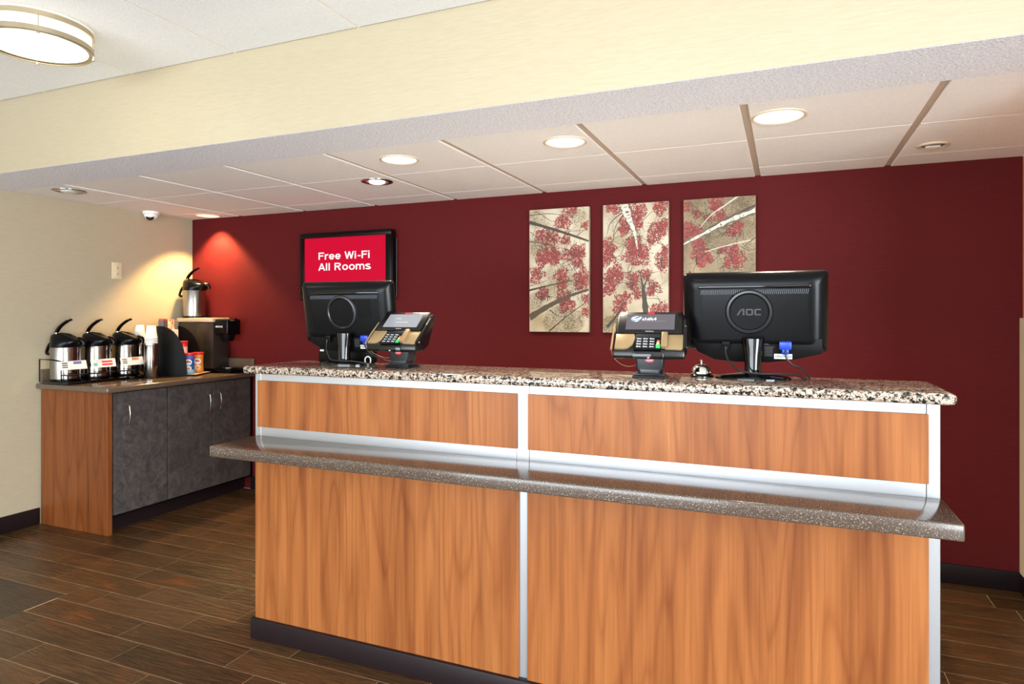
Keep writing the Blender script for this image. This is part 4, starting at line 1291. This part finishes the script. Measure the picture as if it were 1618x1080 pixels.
# ---- coffee creamers
mat('lid_red', (226, 34, 40), 0.35)
mat('creamer_blue', (30, 96, 178), 0.35); mat('creamer_orange', (238, 150, 52), 0.35); mat('creamer_red', (226, 70, 60), 0.35)
mat('creamer_cream', (240, 216, 190), 0.4); mat('creamer_violet', (96, 92, 170), 0.4); mat('creamer_sky', (130, 200, 225), 0.4)
def creamer(label, loc, body, neck, foot, rz=0.0, h=.150):
    t = thing('creamer_canister', label, 'creamer', loc, rz, 'coffee creamer canisters')
    r = .036
    b = B()
    b.lathe([(0, 0), (r * .94, 0), (r, .004), (r, .012), (r * .98, .03)], foot, 32)
    b.lathe([(r * .98, .03), (r * .93, h * .45), (r * .95, h * .72)], body, 32)
    b.lathe([(r * .95, h * .72), (r, h * .78), (r, h * .88), (r * .95, h * .90)], neck, 32)
    b.build('canister', t)
    b = B(); b.lathe([(r * 1.03, h * .89), (r * 1.05, h * .90), (r * 1.05, h * .985), (r * 1.0, h), (0, h)], 'lid_red', 32); b.build('lid', t)
    # printed label: white roundel and lower cup picture wrapped on the front
    def patch(ac, hw, zc, hh, m, rr):
        b = B(); N = 18
        P = []
        for k in range(N):
            q = 2 * PI * k / N
            a = ac + hw * math.cos(q); z = zc + hh * math.sin(q)
            P.append((rr * math.cos(a), rr * math.sin(a), z))
        c0 = (rr * math.cos(ac), rr * math.sin(ac), zc)
        for k in range(N):
            b.quad([c0, P[k], P[(k + 1) % N]], m)
        b.build('label_patch', t)
    fa = -math.radians(52)
    patch(fa, .72, h * .56, h * .15, 'foam_white', r * .985)
    patch(fa - .05, .40, h * .585, h * .05, 'ink_red', r * 1.0)
    patch(fa, .62, h * .27, h * .12, 'foam_white' if body == 'creamer_blue' else 'creamer_cream', r * 1.0)
    patch(fa + .1, .34, h * .24, h * .06, 'ink_orange', r * 1.016)
    return t
creamer('blue coffee creamer canister with red lid on the organizer front board', og_w(.081, -.046, .0127), 'creamer_blue', 'creamer_violet', 'creamer_sky')
creamer('orange coffee creamer canister with red lid on the organizer front board', og_w(.100, .062, .0127), 'creamer_orange', 'creamer_orange', 'creamer_orange')
creamer('pink coffee creamer canister with red lid on the middle tier behind the blue one', og_w(.013, -.005, .1003), 'creamer_cream', 'creamer_red', 'creamer_red')
creamer('red coffee creamer canister on the middle tier beside the black side panel', og_w(.013, -.084, .1003), 'creamer_red', 'creamer_red', 'creamer_red')

# ---- coffee brewer with the tall airpot on top
br = thing('coffee_brewer', 'dark coffee brewer with a steel top deck in the corner of the counter', 'coffee brewer', (-4.25, 3.812, ZT))
def bw(x, y, z): return (x + 4.25, y - 3.812, z - ZT)
mat('brewer_brown', (46, 38, 34), 0.35)
mat('deck_steel_reflect', (222, 204, 170), 0.35, 0.3)  # tan colour paints the beige reflection into the steel deck
b = B(); b.box(bw(-4.25, 3.735, ZT + .03), bw(-4.062, 3.888, 1.300), 'brewer_brown', .004, 2); b.build('column', br)
b = B(); b.box(bw(-4.44, 3.728, 1.304), bw(-4.055, 3.892, 1.336), 'deck_steel_reflect', .004, 2); b.build('top_deck', br)
b = B(); b.box(bw(-4.43, 3.74, ZT + .03), bw(-4.25, 3.885, 1.304), 'brewer_brown', .003, 2); b.build('water_tank', br)
b = B(); b.box(bw(-4.43, 3.730, ZT), bw(-3.885, 3.893, ZT + .03), 'black_plastic', .005, 2); b.build('base', br)
b = B(); b.box(bw(-4.06, 3.745, 1.205), bw(-3.925, 3.88, 1.325), 'black_plastic', .012, 3); b.build('brew_head', br)
b = B(); b.tube([bw(-3.93, 3.78, 1.31), bw(-3.89, 3.775, 1.312), bw(-3.862, 3.77, 1.318)], [.016, .014, .016], 'black_gloss', 12); b.build('basket_handle', br)
b = B(); b.lathe([(0, 0), (.04, 0), (.055, .04), (.056, .05), (0, .05)], 'black_plastic', 28, bw(-3.99, 3.812, 1.157)); b.build('filter_basket', br)
b = B(); b.lathe([(0, 0), (.058, 0), (.060, .003), (.060, .010), (0, .011)], 'steel', 32, bw(-3.975, 3.812, ZT + .03)); b.build('warmer_plate', br)
b = B()
for k, wd in enumerate((.016, .012, .012, .012)):
    b.box(bw(-4.045 + k * .019, 3.7442, 1.262), bw(-4.045 + k * .019 + wd, 3.7452, 1.276), 'label_white')
b.build('name_badge', br, sm=False)
airpot('tall steel airpot with black pump lid standing on top of the coffee brewer', (-4.345, 3.812, 1.3362), math.radians(20))

# ---- wall outlet
ou = thing('wall_outlet', 'cream double wall outlet plate on the beige wall above the airpots', 'outlet', (XL, 3.262, 1.68))
b = B(); b.box((0, -.038, -.060), (.006, .038, .060), 'outlet_cream', .003, 2); b.build('plate', ou)
for z in (.024, -.024):
    b = B(); b.prism([(-.016, z - .010), (-.010, z - .016), (.010, z - .016), (.016, z - .010), (.016, z + .010), (.010, z + .016), (-.010, z + .016), (-.016, z + .010)], .0055, .0085, 'trim_cream', 'x', .001); s_ = b.build('socket', ou)
    b = B(); b.box((.0083, -.008, z - .004), (.0090, -.005, z + .006), 'black_matte'); b.box((.0083, .005, z - .004), (.0090, .008, z + .006), 'black_matte'); b.box((.0083, -.002, z - .012), (.0090, .002, z - .008), 'black_matte'); b.build('slots', s_, sm=False)
